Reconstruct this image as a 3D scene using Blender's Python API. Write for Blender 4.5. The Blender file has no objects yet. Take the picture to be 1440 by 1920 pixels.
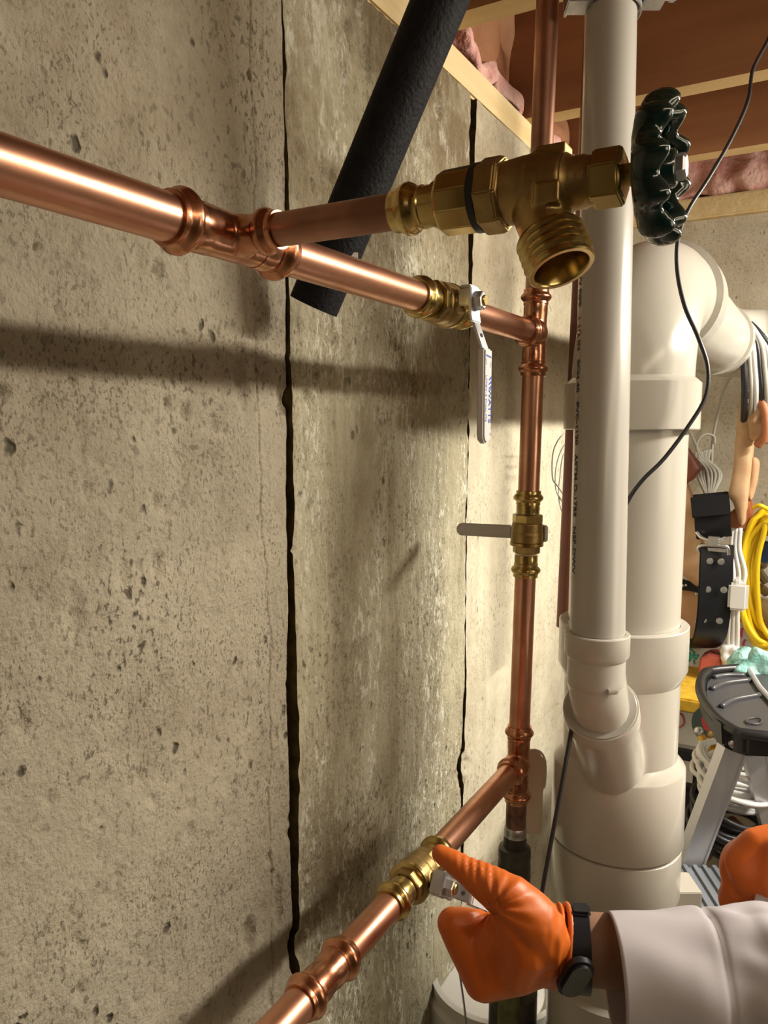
import bpy, bmesh, math, random
import numpy as np
from mathutils import Vector, Matrix, Euler
from mathutils import noise as mnoise

S = bpy.context.scene
COL = S.collection
rnd = random.Random(7)
R = math.radians

# ------------------------------------------------------------------ camera
F = 1440.0
TH = math.atan(163.0 / 1440.0)
PSI = R(29.77)
FWD = Vector((-math.sin(PSI) * math.cos(TH), math.cos(PSI) * math.cos(TH), -math.sin(TH)))
RGT = Vector((math.cos(PSI), math.sin(PSI), 0))
UPV = RGT.cross(FWD)
cam_d = bpy.data.cameras.new('camera')
cam_d.sensor_fit = 'VERTICAL'; cam_d.sensor_height = 36.0; cam_d.lens = 36.0 * F / 1920.0
cam_d.clip_start = 0.02
cam_d.dof.use_dof = False
cam = bpy.data.objects.new('camera', cam_d); COL.objects.link(cam)
M = Matrix.Identity(4)
for i, v in enumerate((RGT, UPV, -FWD)):
    for k in range(3): M[k][i] = v[k]
cam.matrix_world = M
S.camera = cam

# ------------------------------------------------------------------ world, lamps, exposure
S.view_settings.view_transform = 'Standard'
S.view_settings.look = 'None'
S.view_settings.exposure = 0.0
S.view_settings.gamma = 1.0
S.view_settings.use_curve_mapping = False
w = bpy.data.worlds.new('world'); S.world = w; w.use_nodes = True
w.node_tree.nodes['Background'].inputs[0].default_value = (0.9, 0.85, 0.78, 1)
w.node_tree.nodes['Background'].inputs[1].default_value = 0.04

def area(name, loc, target, sx, sy, power, color, spread=180):
    l = bpy.data.lights.new(name, 'AREA'); l.shape = 'RECTANGLE'
    l.size = sx; l.size_y = sy; l.energy = power; l.color = color; l.spread = R(spread)
    o = bpy.data.objects.new(name, l); COL.objects.link(o)
    d = (Vector(target) - Vector(loc)).normalized()
    # x axis of the lamp along world y so that the tube runs along the wall
    xa = Vector((0, 1, 0)); xa = (xa - d * xa.dot(d)).normalized()
    za = -d; ya = za.cross(xa)
    m = Matrix.Identity(4)
    for i, v in enumerate((xa, ya, za)):
        for k in range(3): m[k][i] = v[k]
    m.translation = Vector(loc); o.matrix_world = m
    return o
area('shop_light_tube', (0.78, 0.15, 0.440), (-0.41, 0.6, -0.10), 1.4, 0.03, 3.6, (1.0, 0.83, 0.58))
area('back_room_tube', (0.66, 1.25, 0.40), (-0.41, 1.06, -0.42), 0.80, 0.045, 15.5, (1.0, 0.93, 0.78), 120)
area('side_fill', (2.3, 0.75, 0.10), (-0.41, 0.75, -0.1), 1.2, 0.9, 12.0, (1.0, 0.84, 0.60))  # added soft fill from the right, no such source in the room

# ------------------------------------------------------------------ pixel helpers (true 3-D positions)
def W(px, py, Z):
    return Z * (FWD + RGT * ((px - 720) / F) + UPV * ((960 - py) / F))
def ray(px, py): return FWD + RGT * ((px - 720) / F) + UPV * ((960 - py) / F)
def onx(px, py, x): r = ray(px, py); return r * (x / r.x)
def ony(px, py, y): r = ray(px, py); return r * (y / r.y)
def onz(px, py, z): r = ray(px, py); return r * (z / r.z)

# ------------------------------------------------------------------ materials
def mat(name, col, rough=0.5, metal=0.0, col2=None, nscale=20, bump=None, spec=None, stretch=None, coat=0, trans=0, detail=5, ramp=(0.35, 0.65), rvar=0.0, sss=0):
    m = bpy.data.materials.new(name); m.use_nodes = True
    nt = m.node_tree; b = nt.nodes['Principled BSDF']
    b.inputs['Base Color'].default_value = (*col, 1)
    b.inputs['Roughness'].default_value = rough
    b.inputs['Metallic'].default_value = metal
    if spec is not None: b.inputs['Specular IOR Level'].default_value = spec
    if coat: b.inputs['Coat Weight'].default_value = coat; b.inputs['Coat Roughness'].default_value = 0.08
    if trans: b.inputs['Transmission Weight'].default_value = trans
    if sss: b.inputs['Subsurface Weight'].default_value = sss; b.inputs['Subsurface Radius'].default_value = (0.01, 0.006, 0.004); b.inputs['Subsurface Scale'].default_value = 0.3
    tc = nt.nodes.new('ShaderNodeTexCoord'); vec = tc.outputs['Object']
    if stretch:
        mp = nt.nodes.new('ShaderNodeMapping'); mp.inputs['Scale'].default_value = stretch
        nt.links.new(vec, mp.inputs['Vector']); vec = mp.outputs['Vector']
    if col2 is not None or rvar:
        n = nt.nodes.new('ShaderNodeTexNoise'); n.inputs['Scale'].default_value = nscale; n.inputs['Detail'].default_value = detail
        nt.links.new(vec, n.inputs['Vector'])
        if col2 is not None:
            r = nt.nodes.new('ShaderNodeValToRGB')
            r.color_ramp.elements[0].position = ramp[0]; r.color_ramp.elements[0].color = (*col, 1)
            r.color_ramp.elements[1].position = ramp[1]; r.color_ramp.elements[1].color = (*col2, 1)
            nt.links.new(n.outputs['Fac'], r.inputs['Fac']); nt.links.new(r.outputs['Color'], b.inputs['Base Color'])
        if rvar:
            mr = nt.nodes.new('ShaderNodeMapRange'); mr.inputs['From Min'].default_value = 0.3; mr.inputs['From Max'].default_value = 0.7
            mr.inputs['To Min'].default_value = rough - rvar; mr.inputs['To Max'].default_value = rough + rvar
            nt.links.new(n.outputs['Fac'], mr.inputs['Value']); nt.links.new(mr.outputs['Result'], b.inputs['Roughness'])
    if bump:
        n2 = nt.nodes.new('ShaderNodeTexNoise'); n2.inputs['Scale'].default_value = bump[0]; n2.inputs['Detail'].default_value = 6
        nt.links.new(vec, n2.inputs['Vector'])
        bp = nt.nodes.new('ShaderNodeBump'); bp.inputs['Strength'].default_value = bump[1]; bp.inputs['Distance'].default_value = bump[2] if len(bump) > 2 else 0.002
        nt.links.new(n2.outputs['Fac'], bp.inputs['Height']); nt.links.new(bp.outputs['Normal'], b.inputs['Normal'])
    return m

def concrete(name, ca, cb, stain, streak=0.0, speck=0.5, white=0.0, bumpk=0.6, topk=0.0):
    m = bpy.data.materials.new(name); m.use_nodes = True
    nt = m.node_tree; L = nt.links.new; b = nt.nodes['Principled BSDF']
    b.inputs['Roughness'].default_value = 0.9; b.inputs['Specular IOR Level'].default_value = 0.2
    tc = nt.nodes.new('ShaderNodeTexCoord'); obj = tc.outputs['Object']
    def noise(scale, detail=6, stretch=None, rough=0.55):
        v = obj
        if stretch:
            mp = nt.nodes.new('ShaderNodeMapping'); mp.inputs['Scale'].default_value = stretch; L(obj, mp.inputs['Vector']); v = mp.outputs['Vector']
        n = nt.nodes.new('ShaderNodeTexNoise'); n.inputs['Scale'].default_value = scale; n.inputs['Detail'].default_value = detail
        n.inputs['Roughness'].default_value = rough; L(v, n.inputs['Vector']); return n.outputs['Fac']
    def rng(fac, a, bb, lo=0.0, hi=1.0):
        r = nt.nodes.new('ShaderNodeMapRange'); r.inputs['From Min'].default_value = a; r.inputs['From Max'].default_value = bb
        r.inputs['To Min'].default_value = lo; r.inputs['To Max'].default_value = hi; L(fac, r.inputs['Value']); return r.outputs['Result']
    def mix(fac, c1, c2):
        x = nt.nodes.new('ShaderNodeMix'); x.data_type = 'RGBA'
        if isinstance(fac, float): x.inputs['Factor'].default_value = fac
        else: L(fac, x.inputs['Factor'])
        for i, c in ((6, c1), (7, c2)):
            if isinstance(c, tuple): x.inputs[i].default_value = (*c, 1)
            else: L(c, x.inputs[i])
        return x.outputs[2]
    def mul(a, bb):
        x = nt.nodes.new('ShaderNodeMath'); x.operation = 'MULTIPLY'
        for i, c in enumerate((a, bb)):
            if isinstance(c, float): x.inputs[i].default_value = c
            else: L(c, x.inputs[i])
        return x.outputs[0]
    def madd(a, bb, k):
        x = nt.nodes.new('ShaderNodeMath'); x.operation = 'MULTIPLY_ADD'; L(bb, x.inputs[0]); x.inputs[1].default_value = k
        if isinstance(a, float): x.inputs[2].default_value = a
        else: L(a, x.inputs[2])
        return x.outputs[0]
    c = mix(rng(noise(5, 8), 0.35, 0.68), ca, cb)
    c = mix(mul(rng(noise(2.6, 9, (1, 1, 1), 0.62), 0.47, 0.68), 0.75), c, stain)
    c = mix(mul(rng(noise(14, 9, (1, 1, .7), 0.65), 0.50, 0.66), 0.45), c, stain)
    if streak:
        c = mix(mul(rng(noise(1.0, 8, (1, 34, 2.2), 0.6), 0.48, 0.70), streak), c, stain)
    if white:
        ws = mul(rng(noise(1.0, 10, (1, 150, 62), 0.74), 0.52, 0.58), rng(noise(1.0, 6, (1, 16, 4)), 0.42, 0.56))
        c = mix(mul(ws, white), c, (0.80, 0.77, 0.66))
        ds = mul(rng(noise(1.0, 10, (1, 230, 110), 0.75), 0.52, 0.58), rng(noise(1.0, 6, (1, 13, 4), 0.55), 0.47, 0.60))
        c = mix(mul(ds, 0.8), c, (0.10, 0.095, 0.07))
    # damp stain and lime bloom along the top of the wall
    sx = nt.nodes.new('ShaderNodeSeparateXYZ'); L(obj, sx.inputs[0])
    tp_ = mul(rng(sx.outputs[2], 0.02, 0.26), rng(noise(7, 8, None, 0.65), 0.34, 0.54))
    c = mix(mul(tp_, topk), c, (0.19, 0.138, 0.078))
    lb = mul(rng(sx.outputs[2], 0.22, 0.38), rng(noise(24, 8, (1, 1, .6), 0.7), 0.57, 0.66))
    c = mix(mul(lb, topk), c, (0.62, 0.56, 0.47))
    # dark grit and dirty air holes
    sp = mul(rng(noise(210, 4, (1, 1, .7), 0.55), 0.57, 0.63), rng(noise(7, 6), 0.38, 0.62))
    c = mix(mul(sp, speck), c, (0.115, 0.095, 0.068))
    sp2 = mul(rng(noise(430, 3, (1, 1, .7), 0.5), 0.575, 0.63), rng(noise(11, 6), 0.42, 0.60))
    c = mix(mul(sp2, speck * .85), c, (0.14, 0.115, 0.082))
    vo = nt.nodes.new('ShaderNodeTexVoronoi'); vo.inputs['Scale'].default_value = 62
    mp = nt.nodes.new('ShaderNodeMapping'); mp.inputs['Scale'].default_value = (1, 1, .72); L(obj, mp.inputs['Vector'])
    wv = nt.nodes.new('ShaderNodeVectorMath'); wv.operation = 'MULTIPLY_ADD'
    nz = nt.nodes.new('ShaderNodeTexNoise'); nz.inputs['Scale'].default_value = 90; L(obj, nz.inputs['Vector'])
    L(nz.outputs['Color'], wv.inputs[0]); wv.inputs[1].default_value = (0.008, 0.008, 0.008); L(mp.outputs['Vector'], wv.inputs[2])
    L(wv.outputs['Vector'], vo.inputs['Vector'])
    hole = mul(rng(vo.outputs['Distance'], 0.10, 0.24, 1.0, 0.0), rng(noise(30, 2), 0.56, 0.62))
    c = mix(mul(hole, speck), c, (0.09, 0.075, 0.055))
    L(c, b.inputs['Base Color'])
    h = noise(60, 10, (1, 1, .8), 0.7)
    h = madd(h, noise(260, 5), 0.5)
    h = madd(h, hole, -0.9)
    h = madd(h, noise(9, 6), 1.0)
    if streak: h = madd(h, noise(1.0, 9, (1, 150, 30), 0.7), 0.9)
    bp = nt.nodes.new('ShaderNodeBump'); bp.inputs['Strength'].default_value = bumpk; bp.inputs['Distance'].default_value = 0.004
    L(h, bp.inputs['Height']); L(bp.outputs['Normal'], b.inputs['Normal'])
    return m

MT = {}
MT['conc_l'] = concrete('concrete_left', (0.385, 0.34, 0.262), (0.49, 0.44, 0.345), (0.235, 0.19, 0.135), 0.0, 0.9, 0.0, 0.95, 0.5)
MT['conc_m'] = concrete('concrete_streaked', (0.50, 0.455, 0.325), (0.60, 0.555, 0.415), (0.30, 0.255, 0.17), 0.55, 0.6, 0.95, 0.9, 0.9)
MT['conc_r'] = concrete('concrete_clean', (0.56, 0.51, 0.40), (0.64, 0.59, 0.47), (0.36, 0.31, 0.23), 0.25, 0.5, 0.0, 0.35, 0.6)
MT['conc_b'] = concrete('concrete_back', (0.52, 0.47, 0.38), (0.60, 0.55, 0.45), (0.36, 0.29, 0.21), 0.2, 0.4, 0.0, 0.35)
MT['groove'] = mat('groove_dirt', (0.110, 0.080, 0.035), 0.95, col2=(0.045, 0.033, 0.016), nscale=60, spec=0.0)
MT['copper'] = mat('copper', (0.76, 0.41, 0.285), 0.33, 1.0, col2=(0.55, 0.25, 0.15), nscale=26, rvar=0.06, ramp=(0.35, 0.75), bump=(160, 0.05, 0.001))
MT['copper_fit'] = mat('copper_fitting', (0.70, 0.35, 0.215), 0.25, 1.0, col2=(0.46, 0.19, 0.10), nscale=60, rvar=0.07, bump=(90, 0.14, 0.0012))
MT['copper_dull'] = mat('copper_tarnished', (0.52, 0.27, 0.19), 0.42, 1.0, col2=(0.30, 0.16, 0.11), nscale=22, rvar=0.08)
MT['copper_burnt'] = mat('copper_burnt', (0.16, 0.10, 0.08), 0.45, 0.9, col2=(0.45, 0.25, 0.18), nscale=70)
MT['brass'] = mat('brass', (0.60, 0.455, 0.185), 0.24, 1.0, col2=(0.43, 0.30, 0.105), nscale=30, rvar=0.05, bump=(120, 0.06, 0.001))
MT['brass_cast'] = mat('brass_cast', (0.46, 0.33, 0.14), 0.42, 1.0, col2=(0.33, 0.22, 0.09), nscale=55, rvar=0.05, bump=(420, 0.22, 0.0007))
MT['steel'] = mat('zinc_steel', (0.66, 0.66, 0.68), 0.34, 1.0, col2=(0.52, 0.52, 0.54), nscale=60, rvar=0.08)
MT['vinyl'] = mat('grey_vinyl', (0.62, 0.60, 0.61), 0.38, bump=(300, 0.05, 0.0005))
MT['vinyl_dark'] = mat('grey_vinyl_dark', (0.40, 0.385, 0.38), 0.42)
MT['blue'] = mat('blue_print', (0.02, 0.07, 0.42), 0.5)
MT['rubber'] = mat('black_rubber', (0.012, 0.012, 0.015), 0.45)
MT['green'] = mat('dark_green_enamel', (0.002, 0.020, 0.018), 0.18, coat=0.6)
MT['foam'] = mat('black_foam', (0.007, 0.007, 0.009), 0.66, bump=(330, 0.7, 0.0016), col2=(0.012, 0.012, 0.015), nscale=120, spec=0.15)
MT['pvc'] = mat('white_pvc', (0.53, 0.505, 0.455), 0.20, col2=(0.49, 0.46, 0.41), nscale=7, ramp=(0.2, 0.8), detail=2)
MT['pvc_thin'] = mat('white_pvc_dimmed', (0.44, 0.415, 0.38), 0.24, col2=(0.40, 0.375, 0.34), nscale=9, ramp=(0.2, 0.8), detail=2)  # greyer PVC; shade on the thin pipe and bushing put into its colour
MT['ink'] = mat('black_ink', (0.02, 0.02, 0.03), 0.6)
MT['red_ink'] = mat('red_ink', (0.55, 0.14, 0.12), 0.6)
MT['joist'] = mat('joist_wood_shaded', (0.26, 0.105, 0.042), 0.75, col2=(0.36, 0.165, 0.07), nscale=1.2, stretch=(2.0, 26, 26), bump=(3, 0.2, 0.003), ramp=(0.3, 0.7))  # joist sides: their shade is put into this darker wood tone
MT['joist_edge'] = mat('joist_wood_lit', (0.66, 0.45, 0.21), 0.7, col2=(0.72, 0.52, 0.27), nscale=1.2, stretch=(2.0, 30, 30))  # same wood, with light from below put into the paler tone
MT['sill'] = mat('sill_wood', (0.66, 0.49, 0.25), 0.75, col2=(0.74, 0.59, 0.34), nscale=1.2, stretch=(30, 3, 40), bump=(4, 0.4, 0.004))
MT['subfloor'] = mat('subfloor_wood', (0.36, 0.20, 0.09), 0.8, col2=(0.46, 0.28, 0.13), nscale=14)
MT['pink'] = mat('pink_fibreglass', (0.66, 0.30, 0.27), 0.95, col2=(0.80, 0.52, 0.46), nscale=25, bump=(50, 1.0, 0.01))
MT['kraft'] = mat('kraft_paper', (0.40, 0.17, 0.08), 0.8, col2=(0.55, 0.30, 0.17), nscale=9, bump=(25, 0.6, 0.01))
MT['glove'] = mat('orange_nitrile', (0.68, 0.150, 0.018), 0.45, col2=(0.60, 0.125, 0.014), nscale=16, bump=(95, 0.22, 0.0016), sss=0.05)
MT['skin'] = mat('skin', (0.36, 0.20, 0.13), 0.55, col2=(0.32, 0.17, 0.11), nscale=40, bump=(300, 0.1, 0.0005))
MT['coat'] = mat('white_cotton', (0.54, 0.505, 0.545), 0.85, bump=(900, 0.12, 0.0004), col2=(0.51, 0.475, 0.515), nscale=12)
MT['band'] = mat('black_silicone', (0.010, 0.010, 0.016), 0.42)
MT['screen'] = mat('dark_glass', (0.07, 0.075, 0.07), 0.22)
MT['blackplastic'] = mat('black_plastic', (0.014, 0.014, 0.017), 0.38, bump=(500, 0.08, 0.0004))
MT['greyplastic'] = mat('dark_grey_plastic', (0.060, 0.060, 0.068), 0.35)
MT['alu'] = mat('aluminium', (0.68, 0.68, 0.73), 0.45, 0.6, col2=(0.62, 0.62, 0.67), nscale=1, stretch=(60, 60, 4))
MT['tread'] = mat('grey_tread', (0.20, 0.22, 0.26), 0.55)
MT['suede'] = mat('tan_suede', (0.50, 0.30, 0.165), 0.9, col2=(0.60, 0.39, 0.23), nscale=25, bump=(300, 0.3, 0.001))
MT['leather_o'] = mat('orange_leather', (0.42, 0.145, 0.06), 0.5, col2=(0.50, 0.20, 0.09), nscale=30)
MT['leather_r'] = mat('dark_red_leather', (0.16, 0.045, 0.025), 0.5)
MT['leather_t'] = mat('natural_leather', (0.62, 0.36, 0.20), 0.6, col2=(0.55, 0.30, 0.155), nscale=20)
MT['leather_k'] = mat('black_leather', (0.009, 0.009, 0.012), 0.36, spec=0.3, bump=(250, 0.15, 0.0006))
MT['yellow'] = mat('yellow_cord', (0.86, 0.60, 0.012), 0.42)
MT['gold'] = mat('gold_tape', (0.72, 0.40, 0.03), 0.4)
MT['sponge'] = mat('yellow_board', (0.78, 0.49, 0.035), 0.75, col2=(0.58, 0.33, 0.03), nscale=60, bump=(120, 0.3, 0.001))
MT['white'] = mat('white_plastic', (0.74, 0.73, 0.72), 0.4, col2=(0.69, 0.675, 0.66), nscale=12)
MT['whitecord'] = mat('white_cord', (0.78, 0.77, 0.77), 0.4)
MT['greycord'] = mat('grey_cord', (0.44, 0.43, 0.39), 0.45)
MT['blackcord'] = mat('black_cord', (0.018, 0.017, 0.022), 0.4)
MT['bag'] = mat('white_film', (0.80, 0.80, 0.84), 0.3, bump=(40, 0.5, 0.006))
MT['teal'] = mat('teal_film', (0.22, 0.55, 0.52), 0.18, col2=(0.45, 0.75, 0.72), nscale=40, bump=(60, 1.0, 0.008))
MT['pinkprint'] = mat('pink_print', (0.80, 0.10, 0.28), 0.6)
MT['tealprint'] = mat('teal_print', (0.05, 0.48, 0.46), 0.6)
MT['redbox'] = mat('red_card', (0.45, 0.10, 0.075), 0.6)
MT['tingreen'] = mat('dark_green_tin', (0.01, 0.045, 0.04), 0.35)
MT['tinred'] = mat('red_label', (0.50, 0.02, 0.05), 0.4)
MT['bluelid'] = mat('blue_plastic', (0.03, 0.12, 0.60), 0.35)
MT['iron'] = mat('dark_iron', (0.055, 0.052, 0.045), 0.4, 0.5, col2=(0.10, 0.095, 0.08), nscale=60, bump=(200, 0.2, 0.001))
MT['irongreen'] = mat('green_corroded', (0.16, 0.17, 0.05), 0.6, col2=(0.08, 0.08, 0.04), nscale=60)
MT['beige'] = mat('beige_vinyl', (0.80, 0.66, 0.51), 0.5)
MT['cream'] = mat('cream_edge', (0.85, 0.81, 0.72), 0.45)
MT['steelgrey'] = mat('grey_steel_sheet', (0.34, 0.32, 0.29), 0.45, 0.3)
MT['floor'] = mat('floor_concrete', (0.46, 0.41, 0.33), 0.85, col2=(0.36, 0.32, 0.25), nscale=6, bump=(60, 0.3, 0.003))
MT['brownpipe'] = mat('brown_copper', (0.16, 0.055, 0.035), 0.5, 0.3, col2=(0.10, 0.035, 0.025), nscale=10)
MT['bulkwall'] = mat('painted_block', (0.62, 0.57, 0.48), 0.9, col2=(0.54, 0.49, 0.41), nscale=3)

# ------------------------------------------------------------------ mesh builder
def basis(d, up=None):
    d = Vector(d).normalized()
    u = Vector(up) if up is not None else (Vector((0, 0, 1)) if abs(d.z) < 0.9 else Vector((1, 0, 0)))
    x = (u - d * u.dot(d)).normalized(); y = d.cross(x)
    return x, y, d
class MB:
    def __init__(s): s.v = []; s.f = []; s.mi = []
    def add(s, vs, fs, mi=0):
        n = len(s.v); s.v += [tuple(v) for v in vs]; s.f += [tuple(i + n for i in f) for f in fs]; s.mi += [mi] * len(fs); return s
    def lathe(s, prof, p0, d, n=40, up=None, caps=(True, True), sq=0, mi=0, rot=0):
        """prof: [(distance along d, radius)]"""
        x, y, d = basis(d, up); p0 = Vector(p0); vs = []; fs = []
        for (t, r) in prof:
            for k in range(n):
                a = 2 * math.pi * (k + rot) / n
                vs.append(p0 + d * t + (x * math.cos(a) + y * math.sin(a)) * r)
        m = len(prof)
        for i in range(m - 1):
            for k in range(n):
                k2 = (k + 1) % n
                fs.append((i * n + k, i * n + k2, (i + 1) * n + k2, (i + 1) * n + k))
        if caps[0]: fs.append(tuple(range(n - 1, -1, -1)))
        if caps[1]: fs.append(tuple((m - 1) * n + k for k in range(n)))
        return s.add(vs, fs, mi)
    def tube(s, pts, r, n=12, caps=True, mi=0):
        pts = [Vector(p) for p in pts]; m = len(pts)
        rs = r if isinstance(r, (list, tuple)) else [r] * m
        t0 = (pts[1] - pts[0]).normalized(); x, y, _ = basis(t0); vs = []; fs = []
        for i in range(m):
            t = (pts[min(i + 1, m - 1)] - pts[max(i - 1, 0)]).normalized()
            x = (x - t * x.dot(t)).normalized(); y = t.cross(x)
            for k in range(n):
                a = 2 * math.pi * k / n
                vs.append(pts[i] + (x * math.cos(a) + y * math.sin(a)) * rs[i])
        for i in range(m - 1):
            for k in range(n):
                k2 = (k + 1) % n
                fs.append((i * n + k, i * n + k2, (i + 1) * n + k2, (i + 1) * n + k))
        if caps: fs.append(tuple(range(n - 1, -1, -1))); fs.append(tuple((m - 1) * n + k for k in range(n)))
        return s.add(vs, fs, mi)
    def ribbon(s, pts, wdir, wid, thick, mi=0):
        """flat strap following pts, width along wdir"""
        pts = [Vector(p) for p in pts]; m = len(pts); vs = []; fs = []
        wd = Vector(wdir).normalized()
        for i in range(m):
            t = (pts[min(i + 1, m - 1)] - pts[max(i - 1, 0)]).normalized()
            ww = (wd - t * wd.dot(t)).normalized(); nn = t.cross(ww)
            for a, b in ((-.5, -.5), (.5, -.5), (.5, .5), (-.5, .5)):
                vs.append(pts[i] + ww * wid * a + nn * thick * b)
        for i in range(m - 1):
            for k in range(4):
                k2 = (k + 1) % 4
                fs.append((i * 4 + k, i * 4 + k2, i * 4 + 4 + k2, i * 4 + 4 + k))
        fs.append((3, 2, 1, 0)); fs.append(tuple((m - 1) * 4 + k for k in range(4)))
        return s.add(vs, fs, mi)
    def box(s, c, size, ax=None, mi=0):
        c = Vector(c); X, Y, Z = ax if ax else (Vector((1, 0, 0)), Vector((0, 1, 0)), Vector((0, 0, 1)))
        hx, hy, hz = (q / 2 for q in size)
        vs = [c + X * a * hx + Y * b * hy + Z * e * hz for a in (-1, 1) for b in (-1, 1) for e in (-1, 1)]
        fs = [(0, 1, 3, 2), (4, 6, 7, 5), (0, 4, 5, 1), (2, 3, 7, 6), (0, 2, 6, 4), (1, 5, 7, 3)]
        return s.add(vs, fs, mi)
    def prism(s, poly, d, mi=0):
        """closed 3-D polygon extruded by vector d"""
        n = len(poly); d = Vector(d); a = [Vector(p) for p in poly]
        vs = a + [p + d for p in a]
        fs = [tuple(range(n - 1, -1, -1)), tuple(range(n, 2 * n))] + [(i, (i + 1) % n, n + (i + 1) % n, n + i) for i in range(n)]
        return s.add(vs, fs, mi)
    def ball(s, c, r, n=14, m=9, mi=0, sc=(1, 1, 1), ax=None):
        c = Vector(c); X, Y, Z = ax if ax else (Vector((1, 0, 0)), Vector((0, 1, 0)), Vector((0, 0, 1)))
        vs = [c + Z * r * sc[2]]; fs = []
        for i in range(1, m):
            t = math.pi * i / m
            for k in range(n):
                a = 2 * math.pi * k / n
                vs.append(c + X * (r * sc[0] * math.sin(t) * math.cos(a)) + Y * (r * sc[1] * math.sin(t) * math.sin(a)) + Z * (r * sc[2] * math.cos(t)))
        vs.append(c - Z * r * sc[2])
        for k in range(n): fs.append((0, 1 + k, 1 + (k + 1) % n))
        for i in range(m - 2):
            for k in range(n):
                k2 = (k + 1) % n; o = 1 + i * n
                fs.append((o + k, o + n + k, o + n + k2, o + k2))
        e = 1 + (m - 2) * n
        for k in range(n): fs.append((e + k, len(vs) - 1, e + (k + 1) % n))
        return s.add(vs, fs, mi)
    def chain(s, pts, rs, step=0.003):
        """tapered capsule chain (for remeshing)"""
        pts = [Vector(p) for p in pts]
        for i in range(len(pts) - 1):
            k = max(1, int((pts[i + 1] - pts[i]).length / step))
            for j in range(k + (1 if i == len(pts) - 2 else 0)):
                t = j / k
                s.ball(pts[i].lerp(pts[i + 1], t), rs[i] * (1 - t) + rs[i + 1] * t, 14, 9)
        return s

ROOTM = {}
def thing(name, label, cat, loc=None, M=None, group=None, kind=None):
    o = bpy.data.objects.new(name, None); COL.objects.link(o)
    o.empty_display_size = 0.02
    m = M if M is not None else Matrix.Translation(Vector(loc))
    o.matrix_world = m; ROOTM[o.name] = m.copy()
    o['label'] = label; o['category'] = cat
    if group: o['group'] = group
    if kind: o['kind'] = kind
    return o
def to_obj(name, mb, mats, parent=None, world=True, bevel=0, smooth=40, subsurf=0, label=None, kind=None, remesh=0, smit=0, fn=None):
    me = bpy.data.meshes.new(name)
    me.from_pydata(mb.v, [], mb.f)
    if any(mb.mi): me.polygons.foreach_set('material_index', mb.mi)
    if not isinstance(mats, (list, tuple)): mats = [mats]
    for k in mats: me.materials.append(MT[k])
    bm = bmesh.new(); bm.from_mesh(me)
    if not remesh: bmesh.ops.recalc_face_normals(bm, faces=bm.faces)
    if bevel:
        es = [e for e in bm.edges if len(e.link_faces) == 2 and e.calc_face_angle(0) > R(30)]
        bmesh.ops.bevel(bm, geom=es, offset=bevel, segments=2, affect='EDGES', clamp_overlap=True)
    bm.to_mesh(me); bm.free()
    if remesh or subsurf:
        tmp = bpy.data.objects.new('tmp', me); COL.objects.link(tmp)
        if remesh:
            rm = tmp.modifiers.new('r', 'REMESH'); rm.mode = 'VOXEL'; rm.voxel_size = remesh
            if smit: sm = tmp.modifiers.new('s', 'SMOOTH'); sm.iterations = smit; sm.factor = 0.5
        if subsurf: ss = tmp.modifiers.new('ss', 'SUBSURF'); ss.levels = subsurf; ss.render_levels = subsurf
        dg = bpy.context.evaluated_depsgraph_get()
        me2 = bpy.data.meshes.new_from_object(tmp.evaluated_get(dg))
        bpy.data.objects.remove(tmp); bpy.data.meshes.remove(me)
        me = me2; me.name = name
        smooth = 180 if remesh else smooth
    if fn:
        for v in me.vertices: v.co = fn(v.co)
    if parent is not None and world:
        rt = parent
        while rt.parent: rt = rt.parent
        if rt.name in ROOTM: me.transform(ROOTM[rt.name].inverted())
    o = bpy.data.objects.new(name, me); COL.objects.link(o)
    if parent is not None: o.parent = parent
    if smooth:
        me.shade_smooth()
        if smooth < 180: me.set_sharp_from_angle(angle=R(smooth))
    if label: o['label'] = label
    if kind: o['kind'] = kind
    return o
def solo(name, mb, mats, label, cat, loc, group=None, **kw):
    """a thing that is one mesh, origin at loc"""
    o = to_obj(name, mb, mats, None, True, **kw)
    loc = Vector(loc); o.data.transform(Matrix.Translation(-loc)); o.location = loc
    o['label'] = label; o['category'] = cat
    if group: o['group'] = group
    return o
def struct(name, mb, mats, parent=None, **kw):
    o = to_obj(name, mb, mats, parent, True, **kw)
    if parent is None: o['kind'] = 'structure'
    return o
def smoothpath(pts, k=8):
    pts = [Vector(p) for p in pts]; out = []
    P = [pts[0] * 2 - pts[1]] + pts + [pts[-1] * 2 - pts[-2]]
    for i in range(1, len(P) - 2):
        a, b, c, d = P[i - 1], P[i], P[i + 1], P[i + 2]
        for j in range(k):
            t = j / k
            out.append(0.5 * ((2 * b) + (c - a) * t + (2 * a - 5 * b + 4 * c - d) * t * t + (3 * b - 3 * c + d - a) * t ** 3))
    out.append(pts[-1]); return out
def text_mb(body, size, origin, xdir, ydir, ext=0.0001, shear=0, sx=1.0, bold=0.0):
    cu = bpy.data.curves.new('t', 'FONT'); cu.body = body; cu.size = size; cu.extrude = 0; cu.shear = shear; cu.offset = bold; cu.resolution_u = 3
    o = bpy.data.objects.new('t', cu); COL.objects.link(o)
    dg = bpy.context.evaluated_depsgraph_get(); me = bpy.data.meshes.new_from_object(o.evaluated_get(dg))
    mb = MB(); X = Vector(xdir).normalized(); Y = Vector(ydir).normalized(); Z = X.cross(Y)
    mb.add([Vector(origin) + X * v.co.x * sx + Y * v.co.y + Z * ext for v in me.vertices], [tuple(p.vertices) for p in me.polygons])
    bpy.data.objects.remove(o); bpy.data.curves.remove(cu); bpy.data.meshes.remove(me)
    return mb

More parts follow.
